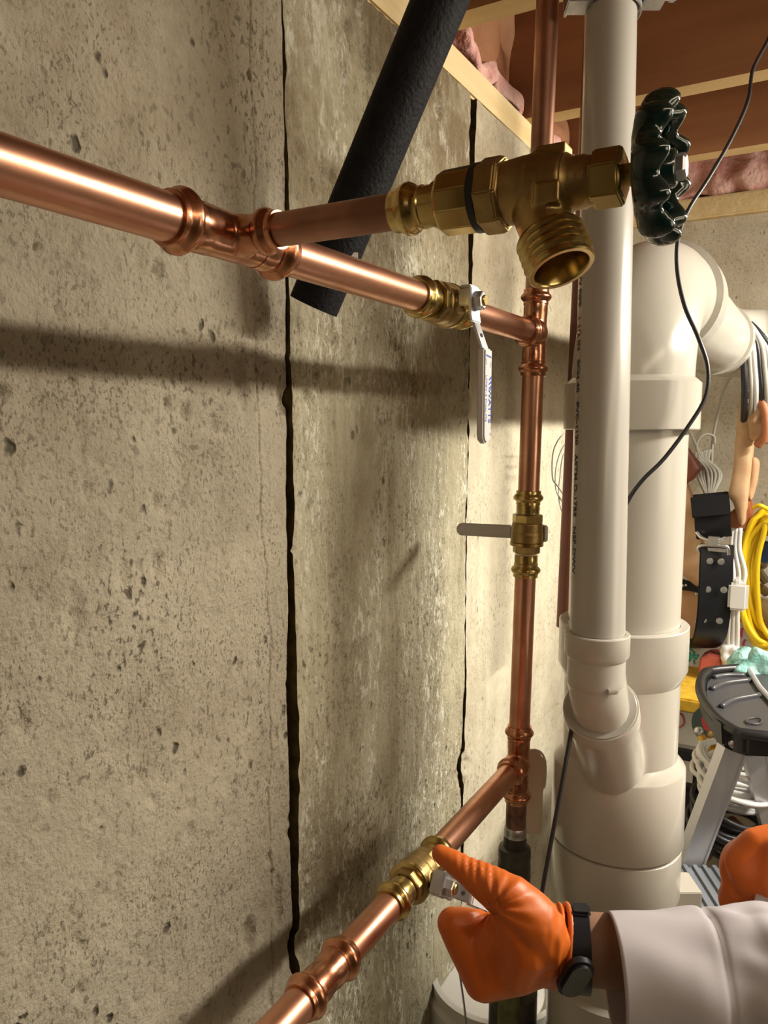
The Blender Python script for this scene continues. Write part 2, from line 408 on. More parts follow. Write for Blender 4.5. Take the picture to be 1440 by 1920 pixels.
# ================================================================== SETTING
XW = -0.41                      # face of the left wall
YB = 1.72                       # face of the back wall
ZT = 0.412                      # top of the concrete
ZJ = 0.453                      # underside of the joists
ZF = -1.45                      # floor
# --- left wall: dirt backing, three cast panels with joints between
mb = MB().box((XW - 0.10, -0.35, (ZF + ZT) / 2), (0.17, 4.5, ZT - ZF))
wall_left = struct('wall_left', mb, 'groove', smooth=0)

def vnoise(y, z, sc, seed):
    """numpy value noise, smooth"""
    a = y * sc + seed * 17.3; b = z * sc + seed * 5.1
    ia = np.floor(a).astype(np.int64); ib = np.floor(b).astype(np.int64)
    fa = a - ia; fb = b - ib; fa = fa * fa * (3 - 2 * fa); fb = fb * fb * (3 - 2 * fb)
    def h(i, j):
        n = (i * 374761393 + j * 668265263 + seed * 974711) & 0x7fffffff
        n = (n ^ (n >> 13)) * 1274126177 & 0x7fffffff
        return ((n ^ (n >> 16)) & 0xffff) / 65535.0
    return (h(ia, ib) * (1 - fa) + h(ia + 1, ib) * fa) * (1 - fb) + (h(ia, ib + 1) * (1 - fa) + h(ia + 1, ib + 1) * fa) * fb

pits = []   # (y, z, radius, depth, elong)
def wpit(px, py, rpx, depth, el=1.6):
    p = onx(px, py, XW); Zd = p.dot(FWD); pits.append((p.y, p.z, rpx * Zd / F * 1.35, depth, el))
for a in ((290, 508, 9, .006), (66, 462, 6, .005), (105, 577, 5, .004), (445, 688, 13, .006, 2.2), (450, 740, 12, .004), (85, 636, 4, .004),
          (5, 735, 7, .006), (135, 715, 5, .004), (310, 757, 6, .005), (345, 772, 7, .006), (400, 795, 8, .004), (255, 480, 9, .002), (150, 830, 14, .002),
          (140, 1150, 14, .004, 2.4), (290, 1058, 9, .004), (160, 920, 9, .004), (290, 940, 8, .004), (470, 1755, 9, .007, 3.5), (445, 1470, 5, .004),
          (150, 1860, 7, .004), (430, 145, 6, .004), (465, 140, 4, .004), (155, 255, 5, .004), (340, 330, 6, .003), (455, 240, 5, .004), (395, 60, 7, .003),
          (532, 748, 10, .008, 1.9), (590, 705, 6, .006, 2.0), (600, 752, 8, .004, 2.2), (575, 765, 14, .004), (872, 755, 15, -.004, 1.0), (880, 760, 9, .004),
          (868, 1440, 16, .006, 1.4), (550, 1790, 22, .006, 1.3), (820, 185, 14, .007, 1.6), (690, 120, 12, .008, 2.0), (655, 50, 9, .006), (735, 480, 5, .004),
          (520, 1690, 10, .004, 3.0), (800, 1480, 5, .004, 2.4), (905, 900, 3, .003), (640, 1290, 5, .003, 2), (700, 1560, 4, .004, 2.5), (620, 330, 6, .004)):
    wpit(*a)
prng = random.Random(3)
for i in range(520):
    pits.append((prng.uniform(-0.2, 0.62), prng.uniform(-0.75, 0.41), prng.choice((.0012, .0016, .0022, .003, .0045)), prng.uniform(.001, .0035), prng.uniform(.8, 2.0)))
for i in range(160):
    pits.append((prng.uniform(0.62, 1.7), prng.uniform(-0.75, 0.41), prng.choice((.0015, .002, .003)), prng.uniform(.001, .0025), prng.uniform(.9, 2.4)))

def crack1(z): return onx(531, 0, XW).y + (0.4 - z) * 0.0 + C1A + C1B * (z)
p0 = onx(531, 0, XW); p1 = onx(556, 1740, XW)
C1B = (p0.y - p1.y) / (p0.z - p1.z); C1A = p0.y - C1B * p0.z
q0 = onx(886, 210, XW); q1 = onx(870, 1400, XW)
C2B = (q0.y - q1.y) / (q0.z - q1.z); C2A = q0.y - C2B * q0.z
def c1(z): return C1A + C1B * z
def c2(z): return C2A + C2B * z

def panel(name, ya, yb, mats, left_edge, right_edge, seed, ledge=None, streaky=False):
    zr = np.concatenate([np.linspace(ZF, -0.78, 12)[:-1], np.arange(-0.78, ZT, 0.0024), [ZT]])
    u = np.arange(0, 1.00001, 0.0024 / (yb - ya)) if yb - ya < 0.6 else None
    if u is None:
        ys = np.arange(ya, yb + 1e-6, 0.0026); u = (ys - ya) / (yb - ya); u[-1] = 1.0
    if ledge is not None:
        fine = np.arange(yb - 0.05, yb, 0.0009); keep = u[u < (yb - 0.05 - ya) / (yb - ya)]
        u = np.concatenate([keep, (fine - ya) / (yb - ya), [1.0]])
    U, Zz = np.meshgrid(u, zr)
    L0 = np.array([left_edge(z) for z in zr])[:, None]; R0 = np.array([right_edge(z) for z in zr])[:, None]
    Y = L0 + (R0 - L0) * U
    d = (vnoise(Y, Zz, 4, seed) - .5) * .006 + (vnoise(Y, Zz, 18, seed + 1) - .5) * .0028 + (vnoise(Y, Zz, 70, seed + 2) - .5) * .0012
    d += (vnoise(Y, Zz, 170, seed + 3) - .5) * .0006
    if streaky: d += (vnoise(Y * 6, Zz, 24, seed + 4) - .5) * .0022 + (vnoise(Y * 4, Zz, 55, seed + 5) - .5) * .0014
    wob = (vnoise(Y, Zz, 160, seed + 6) - .5) * .7
    for (py, pz, r, dep, el) in pits:
        if py < ya - .03 or py > yb + .03: continue
        j0 = np.searchsorted(zr, pz - r * el * 1.3); j1 = np.searchsorted(zr, pz + r * el * 1.3)
        if j1 <= j0: continue
        uu = u * (yb - ya) + ya; i0 = max(0, np.searchsorted(uu, py - r * 1.3 - .01)); i1 = np.searchsorted(uu, py + r * 1.3 + .01)
        if i1 <= i0: continue
        yy = Y[j0:j1, i0:i1]; zz = Zz[j0:j1, i0:i1]
        q = np.sqrt(((yy - py) / r) ** 2 + ((zz - pz) / (r * el)) ** 2) + wob[j0:j1, i0:i1]
        d[j0:j1, i0:i1] -= dep * np.clip(1.25 - q, 0, 1) ** .6
    if ledge is not None:
        e = ledge(Zz); t = np.clip((Y - e) / .0011, 0, 1); d -= .0030 * t + .0045 * np.exp(-((Y - e) / .0008) ** 2) * (vnoise(e * 0, Zz, 14, 33) > .25)
        d += .0010 * np.clip(1 - np.abs(Y - e) / .006, 0, 1) * (Y < e)
        # a second hairline crack, a little further left
        e2 = e - .012 - .010 * vnoise(e * 0, Zz, 9, 31); d -= .0016 * np.exp(-((Y - e2) / .0009) ** 2) * (vnoise(e * 0, Zz, 6, 32) > .42)
    X = XW + d
    m, n = Y.shape
    V = np.stack([X, Y, Zz], -1).reshape(-1, 3)
    back = np.stack([np.full(m, XW - .014), Y[:, 0], zr], -1); back2 = np.stack([np.full(m, XW - .014), Y[:, -1], zr], -1)
    V = np.concatenate([V, back, back2])
    idx = np.arange(m * n).reshape(m, n)
    fq = np.stack([idx[:-1, :-1], idx[:-1, 1:], idx[1:, 1:], idx[1:, :-1]], -1).reshape(-1, 4)
    b0 = m * n + np.arange(m); b1 = m * n + m + np.arange(m)
    fl = np.stack([b0[:-1], idx[:-1, 0], idx[1:, 0], b0[1:]], -1); fr = np.stack([idx[:-1, -1], b1[:-1], b1[1:], idx[1:, -1]], -1)
    Fq = np.concatenate([fq, fl, fr])
    me = bpy.data.meshes.new(name); me.vertices.add(len(V)); me.vertices.foreach_set('co', V.ravel())
    me.loops.add(Fq.size); me.loops.foreach_set('vertex_index', Fq.ravel().astype(np.int32))
    me.polygons.add(len(Fq)); me.polygons.foreach_set('loop_start', np.arange(0, Fq.size, 4, dtype=np.int32)); me.update(calc_edges=True); me.validate()
    me.materials.append(MT[mats]); me.materials.append(MT['groove'])
    mi_ = np.zeros(len(Fq), dtype=np.int32); mi_[len(fq):] = 1; me.polygons.foreach_set('material_index', mi_); me.shade_smooth(); me.set_sharp_from_angle(angle=R(55))
    o = bpy.data.objects.new(name, me); COL.objects.link(o); o.parent = wall_left
    return o
def n1(z, s, sc): return float(vnoise(np.array([0.0]), np.array([z]), sc, s)[0])
def gap1(z):   # joint width
    if z < -0.53: return 0.0004
    return 0.0008 + (0.0050 * min(1, max(0, (0.05 - z) / 0.10)))
def edge1L(z): return c1(z) - gap1(z) / 2 - min(.0007, gap1(z) * .3) * n1(z, 11, 40)
def edge1R(z): return c1(z) + gap1(z) / 2 + min(.0011, gap1(z) * .5) * n1(z, 12, 90)
def gap2(z): return 0.020 * (1 if z > 0.16 else max(0, (z - 0.10) / 0.06)) * 0.6 + 0.0035
def edge2L(z): return c2(z) - gap2(z) / 2 - 0.003 * n1(z, 13, 60)
def edge2R(z): return c2(z) + gap2(z) / 2 + 0.003 * n1(z, 14, 60)
def ledge(Z):
    w_ = .0035 + .016 * np.clip((vnoise(Z * 0, Z, 5.5, 21) - .42) * 2.6, 0, 1) + .006 * vnoise(Z * 0, Z, 22, 22) + .0025 * vnoise(Z * 0, Z, 90, 23)
    return C1A + C1B * Z - .003 - w_
panel('concrete_panel', -0.45, c1(0), 'conc_l', lambda z: -0.45, edge1L, 1, ledge=ledge)
panel('concrete_panel', c1(0), c2(0), 'conc_m', edge1R, edge2L, 2, streaky=True)
panel('concrete_panel', c2(0), YB, 'conc_r', edge2R, lambda z: YB, 3)
mb = MB().box((XW - .006, -1.5, (ZF + ZT) / 2), (0.012, 2.09, ZT - ZF)); to_obj('concrete_panel', mb, 'conc_l', wall_left, smooth=0)

# --- other walls, floor, ceiling
mb = MB().box((1.3, YB + .1, (ZF + ZT) / 2), (3.6, .2, ZT - ZF)); struct('wall_back', mb, 'conc_b', smooth=0)
mb = MB().box((3.1, -.4, (ZF + .7) / 2), (.2, 4.4, .7 - ZF)); struct('wall_right', mb, 'bulkwall', smooth=0)
mb = MB().box((1.3, -2.6, (ZF + .7) / 2), (3.6, .2, .7 - ZF)); struct('wall_front', mb, 'bulkwall', smooth=0)
mb = MB().box((1.3, -.4, ZF - .05), (3.8, 4.6, .1)); struct('floor', mb, 'floor', smooth=0)
mb = MB().box((1.25, -.35, .70), (3.9, 4.7, .02)); ceiling = struct('ceiling', mb, 'subfloor', smooth=0)
JH = .689 - ZJ
for jy in (-2.2, -1.8, -1.4, -1.0, -.6, -.2, .2, .53, .845, 1.165, 1.455):
    mb = MB().box((1.25, jy, ZJ + JH / 2), (3.52, .038, JH))
    mb.mi = [0, 0, 0, 0, 1, 0]  # underside takes the lit tone, the sides the shaded one
    to_obj('floor_joist', mb, ['joist', 'joist_edge'], ceiling, smooth=0, bevel=.0015)
# sill plates and rims
mb = MB().box((XW - .07, -.35, (ZT + ZJ) / 2), (.138, 4.12, ZJ - ZT)); to_obj('sill_plate', mb, 'sill', ceiling, smooth=0, bevel=.003)
mb = MB().box((1.3, YB + .05, (ZT + ZJ) / 2), (3.4, .14, ZJ - ZT)); to_obj('sill_plate', mb, 'sill', ceiling, smooth=0, bevel=.003)
mb = MB().box((XW - .125, -.35, ZJ + JH / 2), (.03, 4.12, JH)); to_obj('rim_board', mb, 'joist_edge', ceiling, smooth=0)
mb = MB().box((1.3, YB + .10, ZJ + JH / 2), (3.4, .03, JH)); to_obj('rim_board', mb, 'joist_edge', ceiling, smooth=0)
def batt(c, size, seed, mk='pink'):
    mb = MB().box(c, size); 
    me_fn = lambda co: co + Vector((mnoise.noise(co * 22 + Vector((seed, 0, 0))), mnoise.noise(co * 22 + Vector((0, seed, 5))), mnoise.noise(co * 18 + Vector((9, 0, seed))))) * .02
    return to_obj('insulation_batt', mb, mk, ceiling, remesh=.008, smit=3, fn=me_fn, smooth=180)
for (a, b, s_) in ((.22, .51, 1), (.55, .825, 2), (.865, 1.145, 3), (1.185, 1.435, 4)):
    batt((XW - .060, (a + b) / 2, ZJ + JH / 2 + .02), (.075, b - a, JH - .03), s_, 'kraft')
    batt((XW - .035, (a + b) / 2 + .02, ZJ + .020), (.06, b - a - .06, .022), s_ + 10)
for x0 in (-.35, .05, .45):
    batt((x0 + .2, YB + .02, ZJ + .05), (.42, .06, .10), x0 + 20)
    batt((x0 + .2, YB + .06, ZJ + .15), (.42, .05, .13), x0 + 30, 'kraft')
# ================================================================== COPPER
XP = -0.265; ZP = 0.0937; YT = 0.308          # run of the upper pipe, first tee
RT = 0.0111                                   # 3/4" tube
def pipe(p0, p1, r, mk, label, parent_cat='pipe', n=40, group=None, wall=.0011):
    p0 = Vector(p0); p1 = Vector(p1); L = (p1 - p0).length
    mb = MB().lathe([(0, r - wall), (0, r), (L, r), (L, r - wall), (0, r - wall)], p0, p1 - p0, n, caps=(False, False))
    return solo('copper_pipe', mb, mk, label, 'pipe', p0, group)
def press_prof(r, L, flip=False, body=None):
    """press socket: mouth at 0, runs inward over L; r = tube radius"""
    b = body or r * 1.09
    p = [(0, r * 1.005), (0, r * 1.14), (.0006, r * 1.17), (.0028, r * 1.16), (.0036, r * 1.18), (.0050, r * 1.31), (.0066, r * 1.40), (.0084, r * 1.40), (.0100, r * 1.31), (.0112, r * 1.18), (.0122, r * 1.12),
         (.0145, r * 1.15), (.0150, r * 1.09), (.0200, r * 1.10), (.0205, b), (L, b)]
    return p
def press_end(mb, p, d, r, L, body=None): mb.lathe(press_prof(r, L, body=body), p, d, 40, caps=(False, True)); return mb

def tee(c, run, br, label, r_br=RT, blen=.030, half=.0435):
    c = Vector(c); run = Vector(run).normalized(); br = Vector(br).normalized()
    t = thing('copper_tee', label, 'pipe fitting', c)
    mb = MB()
    mb.lathe([(-half + .012, RT * 1.06), (half - .012, RT * 1.06)], c, run, 48)
    mb.lathe([(0, r_br * 1.09), (blen - .008, r_br * 1.09)], c, br, 48)
    # flared saddle at the branch
    mb.lathe([(0, r_br * 1.30), (RT * .8, r_br * 1.28), (RT * 1.25, r_br * 1.14), (RT * 1.5, r_br * 1.08)], c, br, 48)
    to_obj('body', mb, 'copper_fit', t, remesh=.0008, smit=8)
    for d, L, rr in ((run, half, RT), (-run, half, RT), (br, blen, r_br)):
        e = MB(); press_end(e, c + d * L, -d, rr, min(.026, L - .006)); to_obj('press_end', e, 'copper_fit', t)
    return t

# riser axis leans about one degree
def RA(z):
    k = .0175 * (z - ZP); return Vector((XP, .775, z)) + RGT * k
YV1 = 0.554
tee((XP, YT, ZP), (0, 1, 0), (1, 0, 0), 'copper press tee nearest the camera feeding the hose spigot', r_br=.0080, blen=.031)
pipe((XP, -.30, ZP), (XP, YT - .028, ZP), RT, 'copper', 'thick bright copper pipe entering from the left edge of the photo')
pipe((XP, YT + .028, ZP), (XP, YV1 - .03, ZP), RT, 'copper', 'shiny copper pipe between the first tee and the upper ball valve')
c2t = RA(ZP); tee(c2t, RA(.2) - RA(0), (0, -1, 0), 'copper press tee on the riser just below the hose spigot mouth')
pipe((XP, YV1 + .03, ZP), (XP, .775 - .015, ZP), RT, 'copper', 'short copper pipe between the upper ball valve and the riser')
pipe((XP + .018, YT, ZP), (-.158, YT, ZP), .00795, 'copper_dull', 'dull thinner copper pipe between the first tee and the brass spigot')
pipe(RA(ZP + .028), RA(.688), RT, 'copper_dull', 'copper riser going up between the joists', )
ZV2 = -.087; ZT3 = -.366
# find valve-2 / tee-3 heights from the picture once: pixel rows 1000 and 1428 on the riser
def zrow(py):
    lo, hi = -1.0, .6
    for _ in range(40):
        m_ = (lo + hi) / 2; p = RA(m_); yy = 960 - F * p.dot(UPV) / p.dot(FWD)
        if yy > py: lo = m_
        else: hi = m_
    return lo
ZV2 = zrow(1001); ZT3 = zrow(1432)
tee(RA(ZT3), RA(.2) - RA(0), (0, -1, 0), 'copper press tee low on the riser where the lower pipe leaves')
pipe(RA(ZP - .028), RA(ZV2 + .03), RT, 'copper', 'upright copper pipe between the upper tee and the middle valve')
pipe(RA(ZV2 - .03), RA(ZT3 + .028), RT, 'copper', 'upright copper pipe between the middle valve and the lower tee')
pb = RA(ZT3); XL = pb.x; YL = pb.y; ZU = zrow(1556)
mb = MB().lathe([(0, RT - .001), (0, RT), (RA(ZU).z - pb.z + .028 if False else (pb.z - .028 - ZU), RT)], RA(ZT3 - .028), RA(0) - RA(.2), 40, caps=(False, True))
lowp = solo('copper_pipe', mb, 'copper_burnt', 'short heat-blackened copper pipe below the lower tee', 'pipe', RA(ZU))
YV3 = .528
pipe((XL, YL - .015, ZT3), (XL, YV3 + .03, ZT3), RT, 'copper', 'dull copper pipe sloping from the lower tee to the gloved hand', )
pipe((XL, YV3 - .03, ZT3), (XL, .412, ZT3), RT, 'copper', 'bright copper pipe between the hand-held valve and the coupling')
pipe((XL, .376, ZT3), (XL, .05, ZT3), RT, 'copper', 'copper pipe leaving the bottom edge below the coupling')
# coupling
t = thing('copper_coupling', 'copper press coupling with two ridges on the lowest pipe', 'pipe fitting', (XL, .394, ZT3))
e = MB(); e.lathe([(-.016, RT * 1.12), (-.006, RT * 1.12), (-.004, RT * 1.06), (.004, RT * 1.06), (.006, RT * 1.12), (.016, RT * 1.12)], (XL, .394, ZT3), (0, 1, 0), 40); to_obj('body', e, 'copper_fit', t)
for d in (1, -1):
    e = MB(); press_end(e, (XL, .394 + d * .0275, ZT3), (0, -d, 0), RT, .02); to_obj('press_end', e, 'copper_fit', t)

# ------------------------------------------------------------------ ball valves
def valve(c, ax, stem, lev, label, printed=False, half=.046, lever_len=.108, dark=False):
    """c centre, ax pipe direction, stem direction, lev lever direction"""
    c = Vector(c); ax = Vector(ax).normalized(); stem = Vector(stem).normalized(); lev = Vector(lev).normalized()
    t = thing('ball_valve', label, 'valve', c)
    for d in (ax, -ax):
        e = MB(); press_end(e, c + d * half, -d, RT, .024); to_obj('press_end', e, 'brass', t)
    b = MB()
    hexr = .0158
    b.lathe([(.0215, hexr * .88), (.0205, hexr), (.0125, hexr), (.0120, hexr * .97)], c, ax, 8, up=stem, rot=.5)
    to_obj('hex_shoulder', b, 'brass_cast' if dark else 'brass', t, smooth=25, bevel=.0004)
    b = MB()
    b.lathe([(.0128, .0150), (.0110, .0160), (.0015, .0164), (.0010, .0168), (-.0085, .0170), (-.0090, .0164)], c, ax, 48)
    b.lathe([(0, .0085), (.0195, .0085), (.0200, .0080)], c, stem, 32)
    to_obj('body', b, 'brass_cast', t, remesh=.0007, smit=3)
    b = MB(); b.lathe([(-.0086, .0168), (-.0090, .0176), (-.0120, .0176), (-.0126, .0166)], c, ax, 48); to_obj('ring', b, 'brass', t)
    b = MB(); b.lathe([(-.0120, .0144), (-.0195, .0144), (-.0205, .0132)], c, ax, 8, up=stem, rot=.5); to_obj('hex_end', b, 'brass_cast', t, smooth=25, bevel=.0004)
    side = stem.cross(lev)
    # packing nut
    b = MB(); b.lathe([(.017, .0068), (.0205, .0068), (.0215, .0058), (.0265, .0040), (.031, .0040)], c, stem, 6, up=lev); to_obj('packing_nut', b, 'brass', t, smooth=25)
    # lever: steel plate with U-stop, crank, vinyl sleeve
    h = .0275; th = .0022; wd = .0125
    P = [c + stem * h - lev * .010, c + stem * h + lev * .010, c + stem * (h + .0010) + lev * .016, c + stem * (h + .0085) + lev * .036, c + stem * (h + .0090) + lev * .046]
    b = MB(); b.ribbon(P[:3], side, .018, th); b.ribbon(P[2:], side, wd, th)
    for s_ in (1, -1):
        b.box(c + stem * (h - .0045) + side * s_ * .0085 - lev * .002, (.009, .0022, .012), (stem, side, lev))
    b.box(c + stem * (h - .0045) - lev * .0105, (.009, .016, .0022), (stem, side, lev))
    lv = to_obj('lever', b, 'steel', t, smooth=30, bevel=.0007)
    # hole in the lever is a dark rivet eye
    e = MB(); pc = c + stem * (h + .0053) + lev * .0262; nrm = (P[3] - P[2]).normalized(); upn = side.cross(nrm)
    if upn.dot(stem) < 0: upn = -upn
    e.lathe([(th * .5, .0016), (th * .5 + .0002, .0018)], pc, upn, 14); to_obj('hole', e, 'rubber', lv)
    # nut and stem end
    b = MB(); b.lathe([(h + th * .5, .0072), (h + th * .5 + .0012, .0072), (h + .0072, .0070), (h + .0078, .0060)], c, stem, 6, up=lev, rot=.25); to_obj('nut', b, 'steel', t, smooth=25)
    b = MB(); b.lathe([(h + .006, .0042), (h + .0088, .0042), (h + .0094, .0036)], c, stem, 20); to_obj('stem_end', b, 'brass', t)
    # vinyl sleeve
    w2 = .0148; t2 = .0064; l0 = .036; base = c + stem * (h + .0090)
    prof = [(l0 + .0, -.5), (lever_len - .007, -.5)]
    poly = [base + side * (-w2 / 2) + lev * l0, base + side * (w2 / 2) + lev * l0]
    for k in range(0, 9):
        a = math.pi * k / 8; poly.append(base + side * (w2 / 2 * math.cos(a)) + lev * (lever_len - w2 / 2 + w2 / 2 * math.sin(a)))
    poly = [p - stem * t2 / 2 for p in poly]
    b = MB().prism(poly, stem * t2)
    hd = to_obj('grip', b, 'vinyl', t, bevel=.0013, smooth=50)
    if printed:
        top = base + stem * (t2 / 2 + .0001)
        # letters read downwards: x along lever, y towards -side/side facing the viewer
        X = lev; Y = stem.cross(lev)
        m1 = text_mb('WATTS', .0078, top + X * .0655 + Y * .0008, X, Y, bold=.00012, sx=1.02)
        m2 = text_mb('LFFBV-3 Press-M2', .0041, top + X * .0560 - Y * .0055, X, Y, sx=1.16)
        m3 = text_mb('®', .0030, top + X * .0995 + Y * .0040, X, Y)
        # slanted flag mark
        for k in range(3):
            x0 = .0560 + k * .0034; mk = [top + X * (x0 + a) + Y * b_ for a, b_ in ((0, .0062), (.0024, .0062), (.0046 - .0006, .0008), (.0030, .0008))]
            m1.add(mk, [(0, 1, 2, 3)])
        m4 = text_mb('OFF', .0028, top + X * .0435 - Y * .0056, X, Y)
        m4.add([top + X * (.0405 + a) + Y * b_ for a, b_ in ((0, -.0055), (.0014, -.0055), (.0026, .0050), (.0012, .0050))], [(0, 1, 2, 3)])
        m5 = text_mb('ON', .0028, top + X * .0455 + Y * .0032, X, Y)
        for q in (m2, m3, m4, m5): m1.add(q.v, q.f)
        to_obj('lettering', m1, 'blue', hd, smooth=0)
    return t
valve((XP, YV1, ZP), (0, -1, 0), (1, 0, 0), (0, 0, -1), 'brass ball valve with blue-lettered grey lever hanging straight down', printed=True)
valve(RA(ZV2), RA(.2) - RA(0), RGT * .60 + FWD * .80, FWD * .60 - RGT * .80 + Vector((0, 0, .03)), 'brass ball valve on the riser with grey lever pointing left')
valve((XL, YV3, ZT3), (0, 1, 0), (1, 0, 0), (0, .80, -.60), 'brass ball valve held between gloved thumb and finger', dark=True)

# ------------------------------------------------------------------ hose spigot
t = thing('hose_spigot', 'brass hose spigot with threaded mouth and dark green handwheel', 'valve', (-.11, YT, ZP))
A = Vector((0, YT, ZP)); X1 = Vector((1, 0, 0))
e = MB(); e.lathe(press_prof(.00795, .0270, body=.0098), A + X1 * -.1705, X1, 40, caps=(False, True)); to_obj('press_end', e, 'brass', t)
e = MB(); e.lathe([(-.1478, .0100), (-.1468, .0126), (-.1455, .0133), (-.1318, .0136), (-.1308, .0132)], A, X1, 10, rot=.3); to_obj('adapter_nut', e, 'brass', t, smooth=22, bevel=.0005)
e = MB(); e.lathe([(-.1318, .0128), (-.1312, .0138), (-.1282, .0138), (-.1276, .0128)], A, X1, 40); to_obj('gasket', e, 'rubber', t)
e = MB(); e.lathe([(-.1282, .0140), (-.1276, .0152), (-.1195, .0152), (-.1180, .0140)], A, X1, 8, rot=.2); to_obj('hex_flange', e, 'brass_cast', t, smooth=22, bevel=.0006)
OD = Vector((.40, -.22, -.88)).normalized(); OC = A + X1 * -.1075
b = MB()
b.lathe([(-.1195, .0122), (-.1170, .0125), (-.110, .0133), (-.100, .0133), (-.0945, .0122), (-.093, .0110)], A, X1, 40)
b.lathe([(-.004, .0100), (.010, .0112), (.018, .0110), (.0250, .0108)], OC, OD, 40)
b.ball(A + X1 * -.104, .0140); b.box(A + Vector((-.099, .0, .0120)), (.012, .010, .006)); b.box(A + Vector((-.097, -.011, -.006)), (.010, .008, .008))
to_obj('body', b, 'brass_cast', t, remesh=.0007, smit=6)
pr = [(.0215, .0104), (.0220, .0128)]
for k in range(4): pr += [(.0232 + k * .0032, .0136), (.0240 + k * .0032, .0138), (.0252 + k * .0032, .0124), (.0258 + k * .0032, .0124)]
pr += [(.0362, .0132), (.0376, .0132), (.0382, .0126), (.0382, .0110), (.0372, .0104), (.0200, .0100)]
e = MB(); e.lathe(pr, OC, OD, 48, caps=(False, False)); to_obj('threaded_mouth', e, 'brass', t)
e = MB(); e.lathe([(.0200, .0101), (.0216, .0101)], OC, OD, 32); to_obj('seat', e, 'brass_cast', t)
e = MB(); e.lathe([(-.0945, .0115), (-.0930, .0118), (-.0905, .0100), (-.0860, .0100), (-.0850, .0094), (-.0822, .0094)], A, X1, 36); to_obj('bonnet', e, 'brass_cast', t)
e = MB(); e.lathe([(-.0835, .0100), (-.0826, .0111), (-.0722, .0111), (-.0712, .0092)], A, X1, 6, rot=.3); to_obj('packing_nut', e, 'brass', t, smooth=22, bevel=.0005)
e = MB(); e.lathe([(-.0715, .0042), (-.0500, .0042)], A, X1, 20); to_obj('stem', e, 'brass_cast', t)
# handwheel: lobed rim, five spokes, hub
hw = MB(); NW = 10; n_ = 80; ring = 14
RC = .0215; cx = -.0600
vs = []; fs = []
for i in range(n_):
    a = 2 * math.pi * i / n_
    lob = .5 + .5 * math.cos(NW * a)
    Rr = .0205 + .0026 * lob ** 1.5
    for k in range(ring):
        q = 2 * math.pi * k / ring
        rr = Rr + math.cos(q) * (.0032 + .0008 * lob); xx = cx + math.sin(q) * (.0050 + .0016 * lob) + .0024 * lob
        vs.append(A + Vector((xx, math.cos(a) * rr, math.sin(a) * rr)))
for i in range(n_):
    for k in range(ring):
        i2 = (i + 1) % n_; k2 = (k + 1) % ring
        fs.append((i * ring + k, i2 * ring + k, i2 * ring + k2, i * ring + k2))
hw.add(vs, fs); to_obj('handwheel_rim', hw, 'green', t, smooth=180)
e = MB()
for i in range(5):
    a = 2 * math.pi * i / 5 + .3; d = Vector((0, math.cos(a), math.sin(a)))
    e.tube([A + X1 * -.0600 + d * .004, A + X1 * -.0625 + d * .013, A + X1 * -.0600 + d * .0215], [.0042, .0032, .0036], 10)
e.lathe([(-.0672, .0062), (-.0665, .0075), (-.0535, .0068), (-.0525, .0056)], A, X1, 28)
to_obj('handwheel_hub', e, 'green', t, smooth=50)
e = MB(); e.lathe([(-.0528, .0050), (-.0500, .0050), (-.0492, .0040)], A, X1, 6); to_obj('screw', e, 'steel', t, smooth=25)

# ------------------------------------------------------------------ dark union + beige lever below the riser
dn = (RA(0) - RA(.2)).normalized(); pu = RA(zrow(1552))
t = thing('shutoff_valve', 'dark corroded shutoff valve under the riser with upright beige lever', 'valve', pu)
e = MB(); e.lathe([(-.002, .0112), (0, .0124), (.0085, .0126), (.010, .0120)], pu, dn, 32); to_obj('collar', e, 'steel', t)
e = MB(); e.lathe([(.0085, .0125), (.016, .0128), (.021, .0130), (.0225, .0172), (.026, .0180), (.034, .0180), (.036, .0172), (.0405, .0182), (.064, .0184), (.066, .0172), (.074, .0168), (.076, .0145), (.086, .0125)], pu, dn, 36); to_obj('body', e, 'iron', t)
e = MB(); e.lathe([(.080, .0122), (.30, .0120)], pu, dn, 24); to_obj('tail_pipe', e, 'irongreen', t)
bx = pu + RGT * .026 + FWD * .012 - Vector((0, 0, .009))
lw = .0205
poly = []
for (u, h_) in ((-.45, -.004), (-.5, .002), (-.5, .040), (-.46, .046), (-.5, .052), (-.5, .080), (-.34, .093), (.22, .093), (.5, .080), (.5, .052), (.40, .046), (.40, .002), (.30, -.004)):
    poly.append(bx + RGT * (lw * u * 1.4 - .006) + Vector((0, 0, h_)))
e = MB().prism([p for p in poly], FWD * .006); to_obj('lever', e, 'beige', t, bevel=.0012, smooth=40)
edge = MB(); edge.tube(smoothpath([poly[k] + FWD * .003 for k in (6, 7, 8, 9, 10, 11, 12)], 4), .0013, 8); to_obj('lever_edge', edge, 'cream', t, smooth=180)
e = MB(); e.tube([bx + Vector((-.016, 0, -.002)), bx + Vector((-.02, .0, -.012)), pu + dn * .030], .005, 10); to_obj('lever_arm', e, 'iron', t)

# ------------------------------------------------------------------ black foam insulation
fa = W(588, 574, .625); fb = W(838, -30, .562)
t = thing('pipe_insulation', 'black foam pipe insulation slanting down from the joists behind the pipes', 'insulation', fa)
d = (fb - fa); L = d.length + .12
e = MB(); e.lathe([(0, .0090), (0, .0205), (L, .0205)], fa, d, 48, caps=(False, False)); to_obj('foam_tube', e, 'foam', t)
e = MB(); e.lathe([(.004, .0088), (L, .0088)], fa, d, 24); to_obj('inner_pipe', e, 'rubber', t)
pt = W(664, 484, .60)
e = MB().box(pt, (.006, .0012, .0085), (RGT, FWD, UPV)); to_obj('tag', e, 'whitecord', t, smooth=0)

